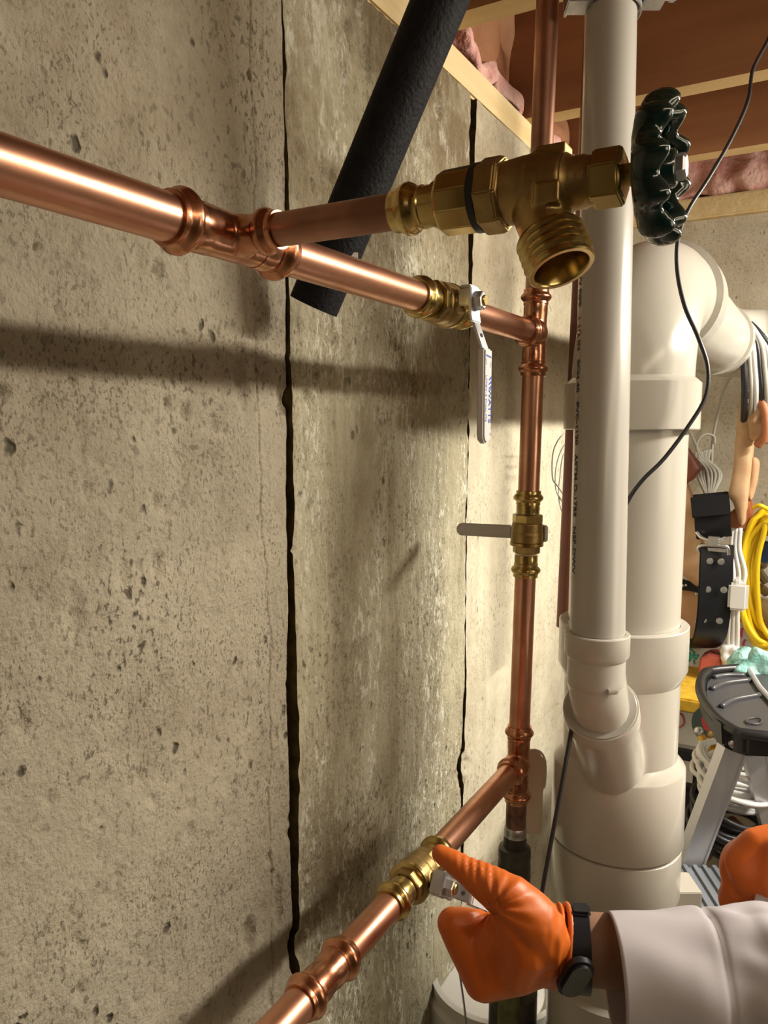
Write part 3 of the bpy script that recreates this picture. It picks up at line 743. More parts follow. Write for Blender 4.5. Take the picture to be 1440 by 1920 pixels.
# ================================================================== PVC
def sock(mb, p, d, r_in, r_out, L, lip=.004):
    mb.lathe([(0, r_in), (0, r_out - .001), (.001, r_out), (L, r_out), (L + lip, r_in + .0005), (L + lip, r_in - .003)], p, d, 48, caps=(False, False)); return mb
RS = .0572                                       # 4" stack
sa = W(1178, 900, .805)                          # stack axis
SX, SY = sa.x, sa.y
def zs(py, x=None, y=None):
    x = SX if x is None else x; y = SY if y is None else y
    b = (960 - py) / F; h = math.sin(PSI) * -x + math.cos(PSI) * y
    # f = cosT*h - sinT*z ; u = sinT*h + cosT*z
    return (b * math.cos(TH) * h - math.sin(TH) * h) / (math.cos(TH) + b * math.sin(TH))
nearY = SY - RS
def zsn(py): return zs(py, SX, SY - RS * .8)
GP = 'white plumbing stack'
D = Vector((0, 0, -1))
# stack pipe between top elbow and wye
z_hub_t, z_hub_b = zsn(716), zsn(806)
z_w_t, z_w_b = zsn(1182), zsn(1265)
mb = MB().lathe([(0, RS), (z_hub_t - z_w_b, RS)], (SX, SY, z_hub_t - .01), D, 64)
solo('drain_stack_pipe', mb, 'pvc', 'thick white drain pipe standing behind the thin white pipe', 'pipe', (SX, SY, z_w_t))
# long sweep elbow
t = thing('sweep_elbow', 'big white sweep elbow on top of the thick drain pipe', 'pipe fitting', (SX, SY, z_hub_b))
e = MB().lathe([(0, RS + .001), (0, RS + .0095), (.001, RS + .0105), (z_hub_t - z_hub_b, RS + .0105), (z_hub_t - z_hub_b + .006, RS + .0035)], (SX, SY, z_hub_b), (0, 0, 1), 64, caps=(False, True))
to_obj('hub', e, 'pvc', t)
ze = zs(606, SX, SY + .4); RB = .128; RZ = ze - z_hub_t - .001; z0 = z_hub_t
pts = [Vector((SX, SY, z_hub_t))]
for k in range(15):
    a = math.pi / 2 * k / 14; pts.append(Vector((SX, SY + RB * (1 - math.cos(a)), z0 + RZ * math.sin(a))))
pts.append(Vector((SX, SY + RB + .02, ze)))
pts[0] = Vector((SX, SY, z_hub_t - .02))
e = MB().tube(pts, RS + .0035, 56); to_obj('bend', e, 'pvc', t, smooth=180)
e = MB().lathe([(0, RS + .0035), (.002, RS + .0105), (.05, RS + .0105), (.0515, RS + .0095), (.0515, RS)], (SX, SY + RB + .012, ze), (0, 1, 0), 64, caps=(False, False)); to_obj('hub', e, 'pvc', t)
yh = SY + RB + .06
mb = MB().lathe([(0, RS), (1.50 - yh, RS)], (SX, yh - .01, ze), (0, 1, 0), 56)
solo('horizontal_drain_pipe', mb, 'pvc', 'short thick white pipe running from the elbow to the back wall', 'pipe', (SX, yh, ze))
# far elbow that turns right along the back wall
t = thing('far_elbow', 'white elbow at the back wall turning the drain to the right', 'pipe fitting', (SX, 1.53, ze))
pts = [Vector((SX, 1.46, ze)), Vector((SX, 1.50, ze))]
for k in range(1, 11):
    a = math.pi / 2 * k / 10; pts.append(Vector((SX + .095 * (1 - math.cos(a)), 1.50 + .095 * math.sin(a), ze)))
e = MB().tube(pts, RS + .004, 40); to_obj('bend', e, 'pvc', t, smooth=180)
e = MB().lathe([(0, RS + .004), (.001, RS + .010), (.045, RS + .010), (.046, RS)], (SX + .09, 1.595, ze), (1, 0, 0), 48); to_obj('hub', e, 'pvc', t)
e = MB().lathe([(0, RS), (.001, RS + .005), (.045, RS + .005), (.046, RS + .004)], (SX, 1.455, ze), (0, 1, 0), 48); to_obj('hub', e, 'pvc', t)
mb = MB().lathe([(0, RS), (1.2, RS)], (SX + .13, 1.595, ze), (1, 0, 0), 48); solo('back_wall_drain_pipe', mb, 'pvc', 'white drain pipe running right along the back wall behind the cables', 'pipe', (SX + .13, 1.595, ze))

# wye with side branch towards the camera
t = thing('drain_wye', 'white wye fitting where the thin pipe joins the stack', 'pipe fitting', (SX, SY, zsn(1700)))
hh = z_w_t - z_w_b
e = MB().lathe([(0, RS + .0005), (0, RS + .0085), (.001, RS + .0095), (hh, RS + .0095), (hh + .014, RS + .003)], (SX, SY, z_w_t), D, 64, caps=(False, True)); to_obj('hub', e, 'pvc', t)
zb_ = zsn(1455); zb2 = zsn(1616)
ptop = W(1147, 0, .73); 
rx = W(1126, 1000, .685); TX, TY = rx.x, rx.y     # thin pipe axis
BD = Vector((TX - SX, TY - SY, 0)); BH = BD.length; BD.normalize()
bdir = (BD + Vector((0, 0, 1))).normalized()
ring_c = W(1126, 1326, .715)
zo = ring_c.z - BH                                # where the branch axis meets the stack axis
b = MB()
b.lathe([(0, RS + .003), (z_w_t - zb_ - .01, RS + .003)], (SX, SY, z_w_t - .012), D, 64)
b.lathe([(0, .0325), ((ring_c - Vector((SX, SY, zo))).length - .010, .0315)], (SX, SY, zo), ring_c - Vector((SX, SY, zo)), 48)
to_obj('body', b, 'pvc', t, remesh=.0024, smit=10)
bd = (ring_c - Vector((SX, SY, zo))).normalized()
e = MB().lathe([(-.022, .0318), (-.020, .0346), (-.001, .0346), (0, .0340), (0, .0325)], ring_c, bd, 56, caps=(False, False)); to_obj('branch_hub', e, 'pvc', t)
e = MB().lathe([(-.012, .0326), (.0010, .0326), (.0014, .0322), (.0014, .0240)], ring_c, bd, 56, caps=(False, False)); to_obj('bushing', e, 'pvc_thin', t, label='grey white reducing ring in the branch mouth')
e = MB().lathe([(0, RS + .003), (.010, RS + .011), (.012, RS + .012), (zb_ - zb2, RS + .013), (zb_ - zb2 + .0015, RS + .012), (zb_ - zb2 + .0015, RS)], (SX, SY, zb_ + .012), D, 64, caps=(False, False)); to_obj('lower_hub', e, 'pvc', t)
# lower fitting
t = thing('lower_drain_fitting', 'white sanitary fitting at the bottom of the stack with a square side outlet', 'pipe fitting', (SX, SY, zsn(1900)))
z3 = zb2 + .012
e = MB().lathe([(0, RS + .002), (.0008, RS + .0105), (.0016, RS + .0115), (.055, RS + .0115), (.062, RS + .008), (.16, RS + .008), (.165, RS + .013), (.26, RS + .013), (.262, RS)], (SX, SY, z3 - .004), D, 64, caps=(False, True)); to_obj('body', e, 'pvc', t)
e = MB().lathe([(0, .028), (.090, .028), (.091, .026)], (SX, SY, zsn(1728)), RGT, 4, rot=.5); to_obj('side_outlet', e, 'pvc', t, bevel=.003, smooth=30)
mb = MB().lathe([(0, RS), (z3 - .2 - ZF, RS)], (SX, SY, z3 - .25), D, 48); solo('bottom_stack_pipe', mb, 'pvc', 'thick white pipe running down to the floor under the sleeve', 'pipe', (SX, SY, ZF))

# street elbow and thin drain pipe
bot = Vector((TX, TY, zs(1195, TX, TY - .02)))
t = thing('street_elbow', 'small white bent fitting joining the thin pipe to the branch', 'pipe fitting', bot)
RH = .0242
zhb = zs(1243, TX, TY - .02)
e = MB().lathe([(0, RH + .0003), (0, RH + .0038), (.0008, RH + .0046), (bot.z - zhb - .004, RH + .0046), (bot.z - zhb, RH + .0018)], bot, D, 56, caps=(False, True)); to_obj('hub', e, 'pvc', t)
zc = ring_c.z + .030
pts = smoothpath([Vector((TX, TY, zhb + .004)), Vector((TX, TY, zhb - .022)), Vector((TX, TY, zc + .006)) - bd * .004, ring_c + bd * .012, ring_c - bd * .02], 6)
e = MB().tube(pts, RH + .0015, 48); to_obj('bend', e, 'pvc', t, smooth=180)
nub = Vector((TX, TY, zs(1303, TX, TY - .03))) + (-FWD + RGT * .28).normalized() * (RH + .0035)
e = MB().box(nub, (.010, .004, .0045), (RGT, FWD, UPV)); to_obj('mould_mark', e, 'pvc', t, bevel=.0012)
top = W(1147, -60, .735)
ax_ = (top - bot); topz = top + ax_ * .6
mb = MB().lathe([(0, .0242), ((topz - bot).length, .0242)], bot + D * .004, ax_, 64)
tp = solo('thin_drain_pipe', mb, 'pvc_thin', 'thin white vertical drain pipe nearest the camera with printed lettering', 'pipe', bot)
# printed line wrapped on the pipe's left side
axn = ax_.normalized(); side_dir = (RGT * -.995 - FWD * .02)
side_dir = (side_dir - axn * side_dir.dot(axn)).normalized(); tan_dir = axn.cross(side_dir)
tx = text_mb('PVC DWV PIPE   1 1/2 IN   SCH 40   PVC-1120   ASTM-D-1785   NSF-DWV', .0085, (0, 0, 0), (1, 0, 0), (0, 1, 0), ext=0, bold=.0002, sx=1.15)
def wrap(v):
    th_ = v[1] / .0244; s_ = v[0]
    base = bot + axn * (.362 - s_)
    return base + (side_dir * math.cos(th_) + tan_dir * math.sin(th_)) * .02432
m2 = MB(); m2.add([wrap(v) for v in tx.v], tx.f)
to_obj('lettering', m2, 'ink', None, smooth=0)
lt = bpy.data.objects['lettering.001'] if 'lettering.001' in bpy.data.objects else bpy.data.objects['lettering']
lt.data.transform(Matrix.Translation(-bot)); lt.parent = tp
# hanger strap at the top
hc = W(1150, 16, .733)
t = thing('pipe_hanger', 'galvanised pipe hanger clamped on the thin drain pipe at the joists', 'hanger', hc)
e = MB().lathe([(-.006, .0248), (-.006, .0262), (.006, .0262), (.006, .0248)], hc, axn, 40, caps=(False, False)); to_obj('strap', e, 'steel', t)
e = MB().box(hc + RGT * -.036 + UPV * .004 - FWD * .008, (.022, .022, .018), (RGT, FWD, UPV)); e.box(hc + RGT * -.043 + UPV * .020, (.003, .03, .04), (RGT, FWD, UPV)); to_obj('bracket', e, 'steel', t, bevel=.001, smooth=30)
e = MB().box(hc + RGT * .036 + UPV * .008 - FWD * .006, (.020, .020, .016), (RGT, FWD, UPV)); to_obj('bracket', e, 'steel', t, bevel=.001, smooth=30)
e = MB().lathe([(0, .004), (.016, .004)], hc + RGT * .044 + UPV * .012, RGT, 10).lathe([(.010, .006), (.014, .006)], hc + RGT * .044 + UPV * .012, RGT, 6); to_obj('bolt', e, 'steel', t, smooth=30)
# brown pipe half hidden behind the stack
bp_ = W(1070, 800, 1.10); 
pp0 = W(1060, 1175, 1.12); pp1 = W(1096, 420, 1.06)
dd = pp1 - pp0
mb = MB().lathe([(0, .013), (dd.length + .25, .013)], pp0, dd, 24); solo('brown_pipe', mb, 'brownpipe', 'dull brown upright pipe half hidden left of the thick drain pipe', 'pipe', pp0)

# ================================================================== WIRES
def cord(name, label, pts, r, mk, k=8, n=8, group=None, cat='cord'):
    p = smoothpath(pts, k); mb = MB().tube(p, r, n)
    return solo(name, mb, mk, label, cat, p[-1], group, smooth=180)
cord('dark_cable', 'thin dark cord dangling from the joists in front of the white pipes',
     [W(1462, 20, .86), W(1440, 75, .85), W(1412, 130, .83), W(1402, 190, .81), W(1370, 262, .79), W(1328, 335, .77), W(1290, 395, .755), W(1271, 450, .74), W(1270, 510, .73), W(1284, 575, .72), W(1310, 635, .715), W(1327, 690, .715),
      W(1322, 745, .715), W(1290, 800, .715), W(1245, 860, .715), W(1205, 900, .715), W(1178, 938, .720), W(1160, 985, .745), W(1130, 1080, .752), W(1100, 1220, .735), W(1078, 1330, .725), W(1066, 1400, .705), W(1048, 1500, .695), W(1022, 1640, .690), W(1008, 1720, .690)], .0020, 'blackcord')
rr = random.Random(5)
NW_ = ('uppermost', 'middle', 'lowest')
for i, (x0, x1, yb, z_) in enumerate(((1034, 1068, 905, 1.12), (1040, 1072, 930, 1.13), (1046, 1070, 965, 1.13))):
    cord('thin_wire', NW_[i] + ' of three thin pale wire loops poking out left of the thick pipe',
         [W(x1 + 12, 812 + 20 * i, z_ + .02), W(x1 - 12, 815 + 18 * i, z_), W(x0 + 4, 845 + 25 * i, z_), W(x0 + 2, 895 + 20 * i, z_), W(x0 + 14, yb + 10, z_), W(x1 + 14, yb + 60, z_ + .02)], .0011, 'greycord', group='thin wires beside the stack')
# cable bundle over the far pipe
for i, (mk, dx, r) in enumerate((('blackcord', 0, .0055), ('greycord', 12, .004), ('whitecord', 21, .0045), ('blackcord', 30, .004), ('greycord', 40, .005), ('whitecord', 51, .004), ('blackcord', 62, .0055))):
    lab = {'blackcord': 'black', 'greycord': 'grey', 'whitecord': 'white'}[mk]
    cord('draped_cable', ('leftmost', 'second from left', 'third from left', 'middle', 'third from right', 'second from right', 'rightmost')[i] + ' of seven cables draped over the drain pipe, ' + lab,
         [W(1362 + dx * .2, 572 + i * 3, 1.40), W(1378 + dx * .5, 585 + i * 4, 1.345), W(1390 + dx * .9, 625 + i * 5, 1.335), W(1394 + dx, 680 + i * 4, 1.34), W(1396 + dx * 1.05, 740 + i * 3, 1.36), W(1392 + dx * 1.1, 830, 1.44)], r, mk, group='cables draped over the drain pipe')
cord('thin_wire', 'thin grey wire hanging from the drain pipe down to the grey cord', [W(1386, 690, 1.46), W(1362, 720, 1.50), W(1346, 775, 1.55), W(1336, 830, 1.56), W(1334, 880, 1.56)], .003, 'greycord')
# grey bundled cord
t = thing('grey_cord_bundle', 'folded bundle of grey cord hanging beside the thick drain pipe', 'cord', W(1325, 870, 1.55))
e = MB(); 
for i in range(8):
    f = i / 7
    e.tube(smoothpath([W(1322 + 4 * f, 925, 1.55 + .01 * (i % 3)), W(1306 + 16 * f, 885, 1.55 + .012 * (i % 3)), W(1304 + 28 * f, 850 - 6 * f, 1.55), W(1310 + 18 * f, 862, 1.55), W(1326 + 26 * f, 885 + 4 * f, 1.545 + .01 * (i % 2)), W(1328 + 8 * f, 928, 1.55)], 6), .003, 8)
to_obj('coil', e, 'greycord', t, smooth=180)
e = MB().tube(smoothpath([W(1316, 870, 1.55), W(1306, 835, 1.55), W(1320, 815, 1.55), W(1338, 818, 1.55), W(1340, 832, 1.55)], 8), .003, 8).tube(smoothpath([W(1325, 862, 1.55), W(1310, 845, 1.55), W(1296, 815, 1.55), W(1286, 800, 1.55)], 8), .003, 8); to_obj('loose_end', e, 'greycord', t, smooth=180)
e = MB().box(W(1332, 935, 1.55), (.022, .018, .022)); to_obj('plug', e, 'whitecord', t, bevel=.004)

# ================================================================== TOOL BELT etc. on the back wall
YW = 1.60
def slab(poly, Y, th, mk, name, parent, bev=.005, sub=1, fn=None):
    p = [ony(a, b_, Y) for a, b_ in poly]
    mb = MB().prism(p, (0, th, 0)); return to_obj(name, mb, mk, parent, bevel=bev, subsurf=0, smooth=60, fn=fn)
t = thing('tool_belt', 'leather tool belt with tan suede pouches and black buckled strap', 'tool belt', ony(1340, 1100, 1.62))
def rum(k, s=26, off=0):
    return lambda co: co + Vector((0, mnoise.noise(co * s + Vector((off, off, 0))) * k, 0))
def pillow(poly, Y, th, mk, name, off=0):
    p = [ony(a, b_, Y) for a, b_ in poly]; mb = MB().prism(p, (0, th, 0))
    return to_obj(name, mb, mk, t, remesh=.006, smit=6, fn=rum(.010, 18, off))
pillow([(1262, 880), (1284, 900), (1306, 965), (1316, 1010), (1320, 1070), (1316, 1094), (1308, 1104), (1272, 1074), (1240, 1060), (1240, 880)], 1.60, .05, 'suede', 'pouch', 1)
pillow([(1270, 832), (1288, 838), (1316, 878), (1300, 900), (1276, 912), (1262, 900)], 1.585, .03, 'leather_r', 'leather_flap', 2)
pillow([(1394, 722), (1412, 748), (1414, 800), (1408, 870), (1402, 930), (1396, 985), (1387, 992), (1374, 945), (1363, 930), (1372, 890), (1380, 800), (1386, 745)], 1.55, .05, 'suede', 'apron', 3)
pillow([(1408, 855), (1424, 862), (1420, 900), (1408, 945), (1400, 930)], 1.57, .04, 'suede', 'apron_fold', 4)
slab([(1352, 980), (1362, 966), (1380, 952), (1408, 930), (1413, 958), (1402, 995), (1358, 1004)], 1.58, .02, 'leather_o', 'leather_patch', t)
e = MB(); e.tube(smoothpath([ony(1405, 740, 1.54), ony(1424, 745, 1.53), ony(1436, 780, 1.53), ony(1436, 815, 1.53), ony(1420, 835, 1.54)], 6), .008, 10); to_obj('hammer_loop', e, 'leather_o', t, smooth=180)
e = MB().chain([ony(1418, 765, 1.55), ony(1424, 790, 1.55), ony(1420, 815, 1.55)], [.016, .02, .014], .01); to_obj('fringe', e, 'suede', t, remesh=.004, smit=2, fn=rum(.01, 60))
# black strap: upper loop
st = [ony(1332, 925, 1.56), ony(1335, 950, 1.545), ony(1336, 985, 1.54), ony(1339, 1008, 1.545)]
e = MB().ribbon(smoothpath(st, 5), (1, .1, .05), .062, .005); e.ribbon(smoothpath([ony(1330, 930, 1.54), ony(1334, 968, 1.525)], 3), (1, .1, .03), .066, .005); to_obj('strap_loop', e, 'leather_k', t, bevel=.001, smooth=60)
# lower strap: comes down from buckle and curls under to the left
lower = [(1345, 1020, 1.535), (1343, 1060, 1.53), (1341, 1110, 1.53), (1337, 1160, 1.535), (1330, 1195, 1.545), (1316, 1212, 1.575), (1296, 1210, 1.61), (1284, 1190, 1.63)]
e = MB().ribbon(smoothpath([ony(*a) for a in lower], 6), (1, .55, .02), .062, .0045); sp_ = to_obj('strap', e, 'leather_k', t, bevel=.001, smooth=60)
slab([(1262, 1100), (1320, 1106), (1318, 1150), (1310, 1190), (1298, 1208), (1282, 1208), (1262, 1195)], 1.625, .004, 'leather_t', 'strap_lining', t, bev=.001)
slab([(1262, 1080), (1316, 1098), (1316, 1112), (1262, 1104)], 1.615, .006, 'leather_k', 'strap_edge', t, bev=.001)
for (a, b_) in ((1331, 1052), (1352, 1053), (1327, 1105), (1357, 1106), (1319, 1162), (1349, 1164)):
    c_ = ony(a, b_, 1.522 if b_ < 1150 else 1.528); e = MB().lathe([(0, .0026), (0, .0062), (.0020, .0058), (.0026, .0036)], c_, (.1, -1, 0), 16, caps=(True, True)); to_obj('eyelet', e, 'steel', sp_)
e = MB()
pb_ = [ony(a, b_, 1.525) for a, b_ in ((1310, 1000), (1318, 1010), (1345, 1016), (1364, 1012), (1367, 1034), (1340, 1024), (1312, 1030), (1308, 1012))]
e.tube(smoothpath([ony(1306, 998, 1.53), ony(1316, 1008, 1.525), ony(1340, 1014, 1.52), ony(1360, 1008, 1.525)], 5), .0035, 8)
e.tube(smoothpath([ony(1312, 1036, 1.525), ony(1309, 1026, 1.522), ony(1322, 1022, 1.52), ony(1350, 1023, 1.52), ony(1364, 1026, 1.522), ony(1366, 1040, 1.525)], 5), .0035, 8)
e.box(ony(1338, 1014, 1.518), (.018, .010, .016)); e.box(ony(1343, 1031, 1.525), (.045, .004, .006)); to_obj('buckle', e, 'steel', t, smooth=60)
for (a, b_) in ((1281, 1098), (1287, 1097), (1276, 1112), (1306, 1114), (1276, 1160), (1306, 1166)):
    c_ = ony(a, b_, 1.612); e = MB().lathe([(0, .003), (.002, .0026), (.003, .001)], c_, (0, -1, 0), 10); to_obj('rivet', e, 'steel', t)

# yellow extension cord: loops hanging
t = thing('yellow_extension_cord', 'yellow extension cord coiled in hanging loops right of the tool belt', 'cord', ony(1425, 1050, 1.62))
rr = random.Random(11); e = MB()
for i in range(13):
    cx_, cy_ = 1440 + rr.uniform(-10, 14), 1092 + rr.uniform(-10, 10); wx = 42 + rr.uniform(-14, 10); hy = 118 + rr.uniform(-22, 16); Yc = 1.58 + .011 * (i % 6)
    pp = []
    for k in range(17):
        a = 2 * math.pi * k / 16 + rr.uniform(-.04, .04); pp.append(ony(cx_ + wx * math.cos(a) + rr.uniform(-3, 3), cy_ + hy * math.sin(a), Yc + rr.uniform(-.006, .006)))
    e.tube(smoothpath(pp, 5), .0052, 8)
to_obj('coil', e, 'yellow', t, smooth=180)
e = MB().tube(smoothpath([ony(1412, 952, 1.57), ony(1425, 948, 1.56), ony(1440, 955, 1.57)], 6), .004, 8); to_obj('tie', e, 'yellow', t, smooth=180)
# white cord with plug
t = thing('power_cable', 'white power cord with plug hanging between tool belt and yellow cord', 'cord', ony(1380, 1100, 1.60))
e = MB()
for dx, dy in ((0, 0), (7, 2), (14, -3)):
    e.tube(smoothpath([ony(1374 + dx, 990, 1.57), ony(1371 + dx * 1.1, 1030, 1.57), ony(1376 + dx * 1.5, 1080 + dy, 1.56), ony(1370 + dx, 1130, 1.56), ony(1366 + dx * 1.2, 1190, 1.57), ony(1368 + dx, 1240, 1.58)], 6), .0042, 8)
to_obj('cable', e, 'whitecord', t, smooth=180)
e = MB().box(ony(1384, 1118, 1.545), (.034, .022, .052)); e.box(ony(1383, 1092, 1.545), (.016, .014, .02)); to_obj('plug', e, 'whitecord', t, bevel=.005)
# blue bits on the wall
t = solo('blue_cap', MB().lathe([(0, .020), (.02, .022), (.024, .018)], ony(1432, 1032, 1.66), (0, -1, 0), 24), 'bluelid', 'blue plastic cap behind the yellow cord', 'cap', ony(1432, 1032, 1.66))
t = solo('blue_cap', MB().lathe([(0, .018), (.016, .020), (.02, .016)], ony(1403, 1022, 1.655), (0, -1, 0), 24), 'bluelid', 'second blue cap hidden between white and yellow cords', 'cap', ony(1403, 1022, 1.655))
mbp = MB()
for a, b_, c_, d_ in ((1412, 1046, 1436, 1060), (1420, 1068, 1436, 1090), (1424, 1100, 1438, 1112)):
    mbp.tube([ony(a, b_, 1.64), ony(c_, d_, 1.65)], .009, 8)
solo('grey_tools', mbp, 'steelgrey', 'grey metal tool handles hanging behind the yellow cord', 'tools', ony(1425, 1080, 1.64))

# printed white bag behind
t = thing('plastic_bag', 'white plastic bag with pink and teal print below the tool belt', 'bag', ony(1350, 1240, 1.66))
p = [ony(a, b_, 1.63) for a, b_ in ((1262, 1205), (1300, 1200), (1350, 1130), (1392, 1120), (1460, 1130), (1465, 1262), (1400, 1268), (1330, 1262), (1262, 1256))]
bagfn = lambda co: co + Vector((mnoise.noise(co * 30) * .006, mnoise.noise(co * 26 + Vector((3, 1, 7))) * .016, mnoise.noise(co * 24 + Vector((8, 1, 2))) * .006))
e = MB().prism(p, (0, .07, 0)); to_obj('film', e, 'bag', t, remesh=.006, smit=4, fn=bagfn)
rr = random.Random(2)
e = MB()
for i in range(12):
    a, b_ = rr.choice(((1360, 1180), (1375, 1160), (1395, 1195), (1430, 1215), (1385, 1185))); a += rr.uniform(-14, 14); b_ += rr.uniform(-14, 12)
    q = [ony(a + rr.uniform(-9, 9), b_ + rr.uniform(-10, 10), 1.612) for _ in range(3)]; e.tube(smoothpath(q, 3), .0022, 6)
to_obj('print', e, 'pinkprint', t, smooth=180, kind='stuff')
e = MB()
for i in range(11):
    a, b_ = 1290 + rr.uniform(-8, 26), 1232 + rr.uniform(-10, 10); q = [ony(a + rr.uniform(-9, 9), b_ + rr.uniform(-9, 9), 1.612) for _ in range(3)]; e.tube(smoothpath(q, 3), .0020, 6)
to_obj('print', e, 'tealprint', t, smooth=180, kind='stuff')

# ================================================================== WORK TABLE WITH JUNK
ZTB = onz(1290, 1440, -1).z if False else None
tb = ony(1290, 1437, 1.44); ZTAB = tb.z
t = thing('work_table', 'grey metal work table with black legs against the back wall', 'table', (.25, 1.50, ZF))
e = MB().box((.36, 1.545, ZTAB - .012), (.86, .30, .024)); to_obj('table_top', e, 'steelgrey', t, bevel=.003, smooth=30)
lg = ony(1281, 1540, 1.415)
for lx, ly in ((lg.x, 1.415), (lg.x, 1.66), (.76, 1.415), (.76, 1.66)):
    e = MB().box((lx, ly, (ZTAB - .024 + ZF) / 2), (.032, .032, ZTAB - .024 - ZF)); to_obj('leg', e, 'blackplastic', t, bevel=.005, smooth=30)
e = MB().lathe([(0, .008), (.012, .008), (.013, .004)], Vector((lg.x - .006, 1.398, ony(1272, 1474, 1.41).z)), (0, -1, 0), 12); to_obj('bolt', e, 'steel', t)
# white toolbox with red scribble
bl = ony(1240, 1425, 1.47); br = ony(1322, 1425, 1.47); tz = ony(1290, 1336, 1.43).z
t = thing('white_box', 'white plastic box with red marker scribble under the yellow board', 'box', ((bl.x + br.x) / 2, 1.52, ZTAB))
wz = tz - .001; cx_ = (bl.x + br.x) / 2; ww = br.x - bl.x
e = MB().box((cx_, 1.525, (ZTAB + .018 + wz) / 2), (ww, .12, wz - ZTAB - .018)); to_obj('body', e, 'white', t, bevel=.012, smooth=60)
e = MB().box((cx_, 1.525, ZTAB + .009), (ww + .008, .13, .018)); to_obj('base', e, 'blackcord', t, bevel=.003)
e = MB().tube(smoothpath([ony(a, b_, 1.463) for a, b_ in ((1258, 1345), (1262, 1336), (1268, 1345), (1272, 1338), (1279, 1342), (1282, 1356), (1272, 1364), (1260, 1362))], 5), .0016, 6); to_obj('scribble', e, 'red_ink', t, smooth=180)
# yellow board on top
yt = ony(1290, 1312, 1.43).z; yl = ony(1290, 1336, 1.43).z
c0 = ony(1225, 1335, 1.43); c1_ = ony(1352, 1338, 1.43)
solo('yellow_board', MB().box(((c0.x + c1_.x) / 2, 1.535, (yt + yl) / 2), (c1_.x - c0.x, .21, yt - yl)), 'sponge', 'thick mustard yellow board lying on the white box', 'board', ((c0.x + c1_.x) / 2, 1.535, yl), bevel=.003, smooth=30)
# red box, teal film
rb = ony(1333, 1242, 1.56)
solo('red_carton', MB().prism([ony(a, b_, 1.56) for a, b_ in ((1308, 1262), (1312, 1236), (1330, 1228), (1353, 1230), (1352, 1262))], (0, .05, 0)), 'redbox', 'small brick red carton behind the ladder top', 'box', ony(1330, 1260, 1.57), bevel=.003, smooth=30)
e = MB(); rr = random.Random(4)
for i in range(40): e.ball(ony(1355 + rr.uniform(0, 34), 1215 + rr.uniform(0, 40), 1.56 + rr.uniform(0, .05)), rr.uniform(.005, .013), 8, 6)
solo('bubble_wrap', e, 'bag', 'crumpled clear bubble wrap behind the ladder top', 'wrap', ony(1372, 1255, 1.57), remesh=.0035, smit=1)
e = MB(); 
for i in range(46): e.ball(W(1392 + rr.uniform(0, 90), 1238 + rr.uniform(0, 110), 1.22 + rr.uniform(-.02, .05)), rr.uniform(.012, .026), 10, 7)
solo('teal_plastic_bag', e, 'teal', 'crumpled teal plastic bag resting on the ladder top', 'bag', W(1430, 1320, 1.2), remesh=.005, smit=1, fn=lambda co: co + Vector((mnoise.noise(co * 60), mnoise.noise(co * 60 + Vector((5, 5, 5))), mnoise.noise(co * 60 + Vector((9, 2, 5))))) * .008)
e = MB().ball(ony(1300, 1232, 1.60), .05, 16, 8, sc=(1.2, .5, .35)); 
# dark tin with red label
tcn = ony(1331, 1358, 1.42)
t = thing('round_tin', 'dark green tin with red label and brass clasp beside the white box', 'tin', tcn)
dv = Vector((-.35, -.9, .25)).normalized()
e = MB().lathe([(-.03, .030), (0, .033), (.004, .032), (.004, .028)], tcn, dv, 36); to_obj('body', e, 'tingreen', t)
e = MB().lathe([(.003, .021), (.007, .021), (.007, .016)], tcn + Vector((.008, 0, .006)), dv, 28); to_obj('label_disc', e, 'tinred', t)
e = MB().ball(ony(1341, 1380, 1.345), .011, 12, 8, sc=(1.2, .5, .9)); to_obj('clasp', e, 'brass_cast', t)
e = MB().ball(ony(1310, 1371, 1.345), .008, 12, 8); to_obj('knob', e, 'steel', t)
# cable coils
def coil(name, label, mk, cx_, cy_, Z, a_, b_, n_, r, seed, extra=None):
    q = random.Random(seed); t_ = thing(name, label, 'cable coil', W(cx_, cy_ + b_, Z)); e_ = MB()
    for i in range(n_):
        pp = []; ox, oy, oz = q.uniform(-12, 12), (i / n_ - .5) * 70 + q.uniform(-5, 5), q.uniform(-.04, .04); aa = a_ + q.uniform(-8, 10); tilt = q.uniform(-.1, .1)
        for k in range(19):
            a = 2 * math.pi * k / 18
            pp.append(W(cx_ + ox + aa * math.cos(a) + q.uniform(-2, 2), cy_ + oy + b_ * math.sin(a) + aa * math.cos(a) * .28 + aa * tilt * math.cos(a), Z + oz - .05 * math.sin(a)))
        e_.tube(smoothpath(pp, 4), r, 7)
    to_obj('coil', e_, mk, t_, smooth=180)
    hk = W(cx_ - 20, cy_ - b_ - 20, Z); h_ = MB().tube(smoothpath([hk + Vector((0, .05, .03)), hk + Vector((0, .01, .035)), hk + Vector((0, -.01, .0)), hk + Vector((0, .01, -.02))], 4), .003, 8); to_obj('hook', h_, 'steel', t_, smooth=180); return t_
coil('white_cable_coil', 'coil of white cable behind the ladder leg', 'whitecord', 1385, 1455, 1.25, 70, 32, 14, .0042, 1)
coil('black_cable_coil', 'coil of black cable under the white coil', 'blackcord', 1375, 1535, 1.27, 66, 46, 14, .0050, 2)
e = MB()
rr = random.Random(8)
for i in range(9):
    a, b_ = 1315 + i * 11, 1405 + rr.uniform(-10, 12); e.tube(smoothpath([W(a, b_ - 18, 1.31), W(a + rr.uniform(-6, 10), b_, 1.29), W(a + rr.uniform(-4, 14), b_ + 28, 1.31)], 4), .007, 7)
solo('gold_ribbon', e, 'gold', 'gold yellow plastic strips on top of the white coil', 'strips', W(1360, 1440, 1.31), smooth=180)
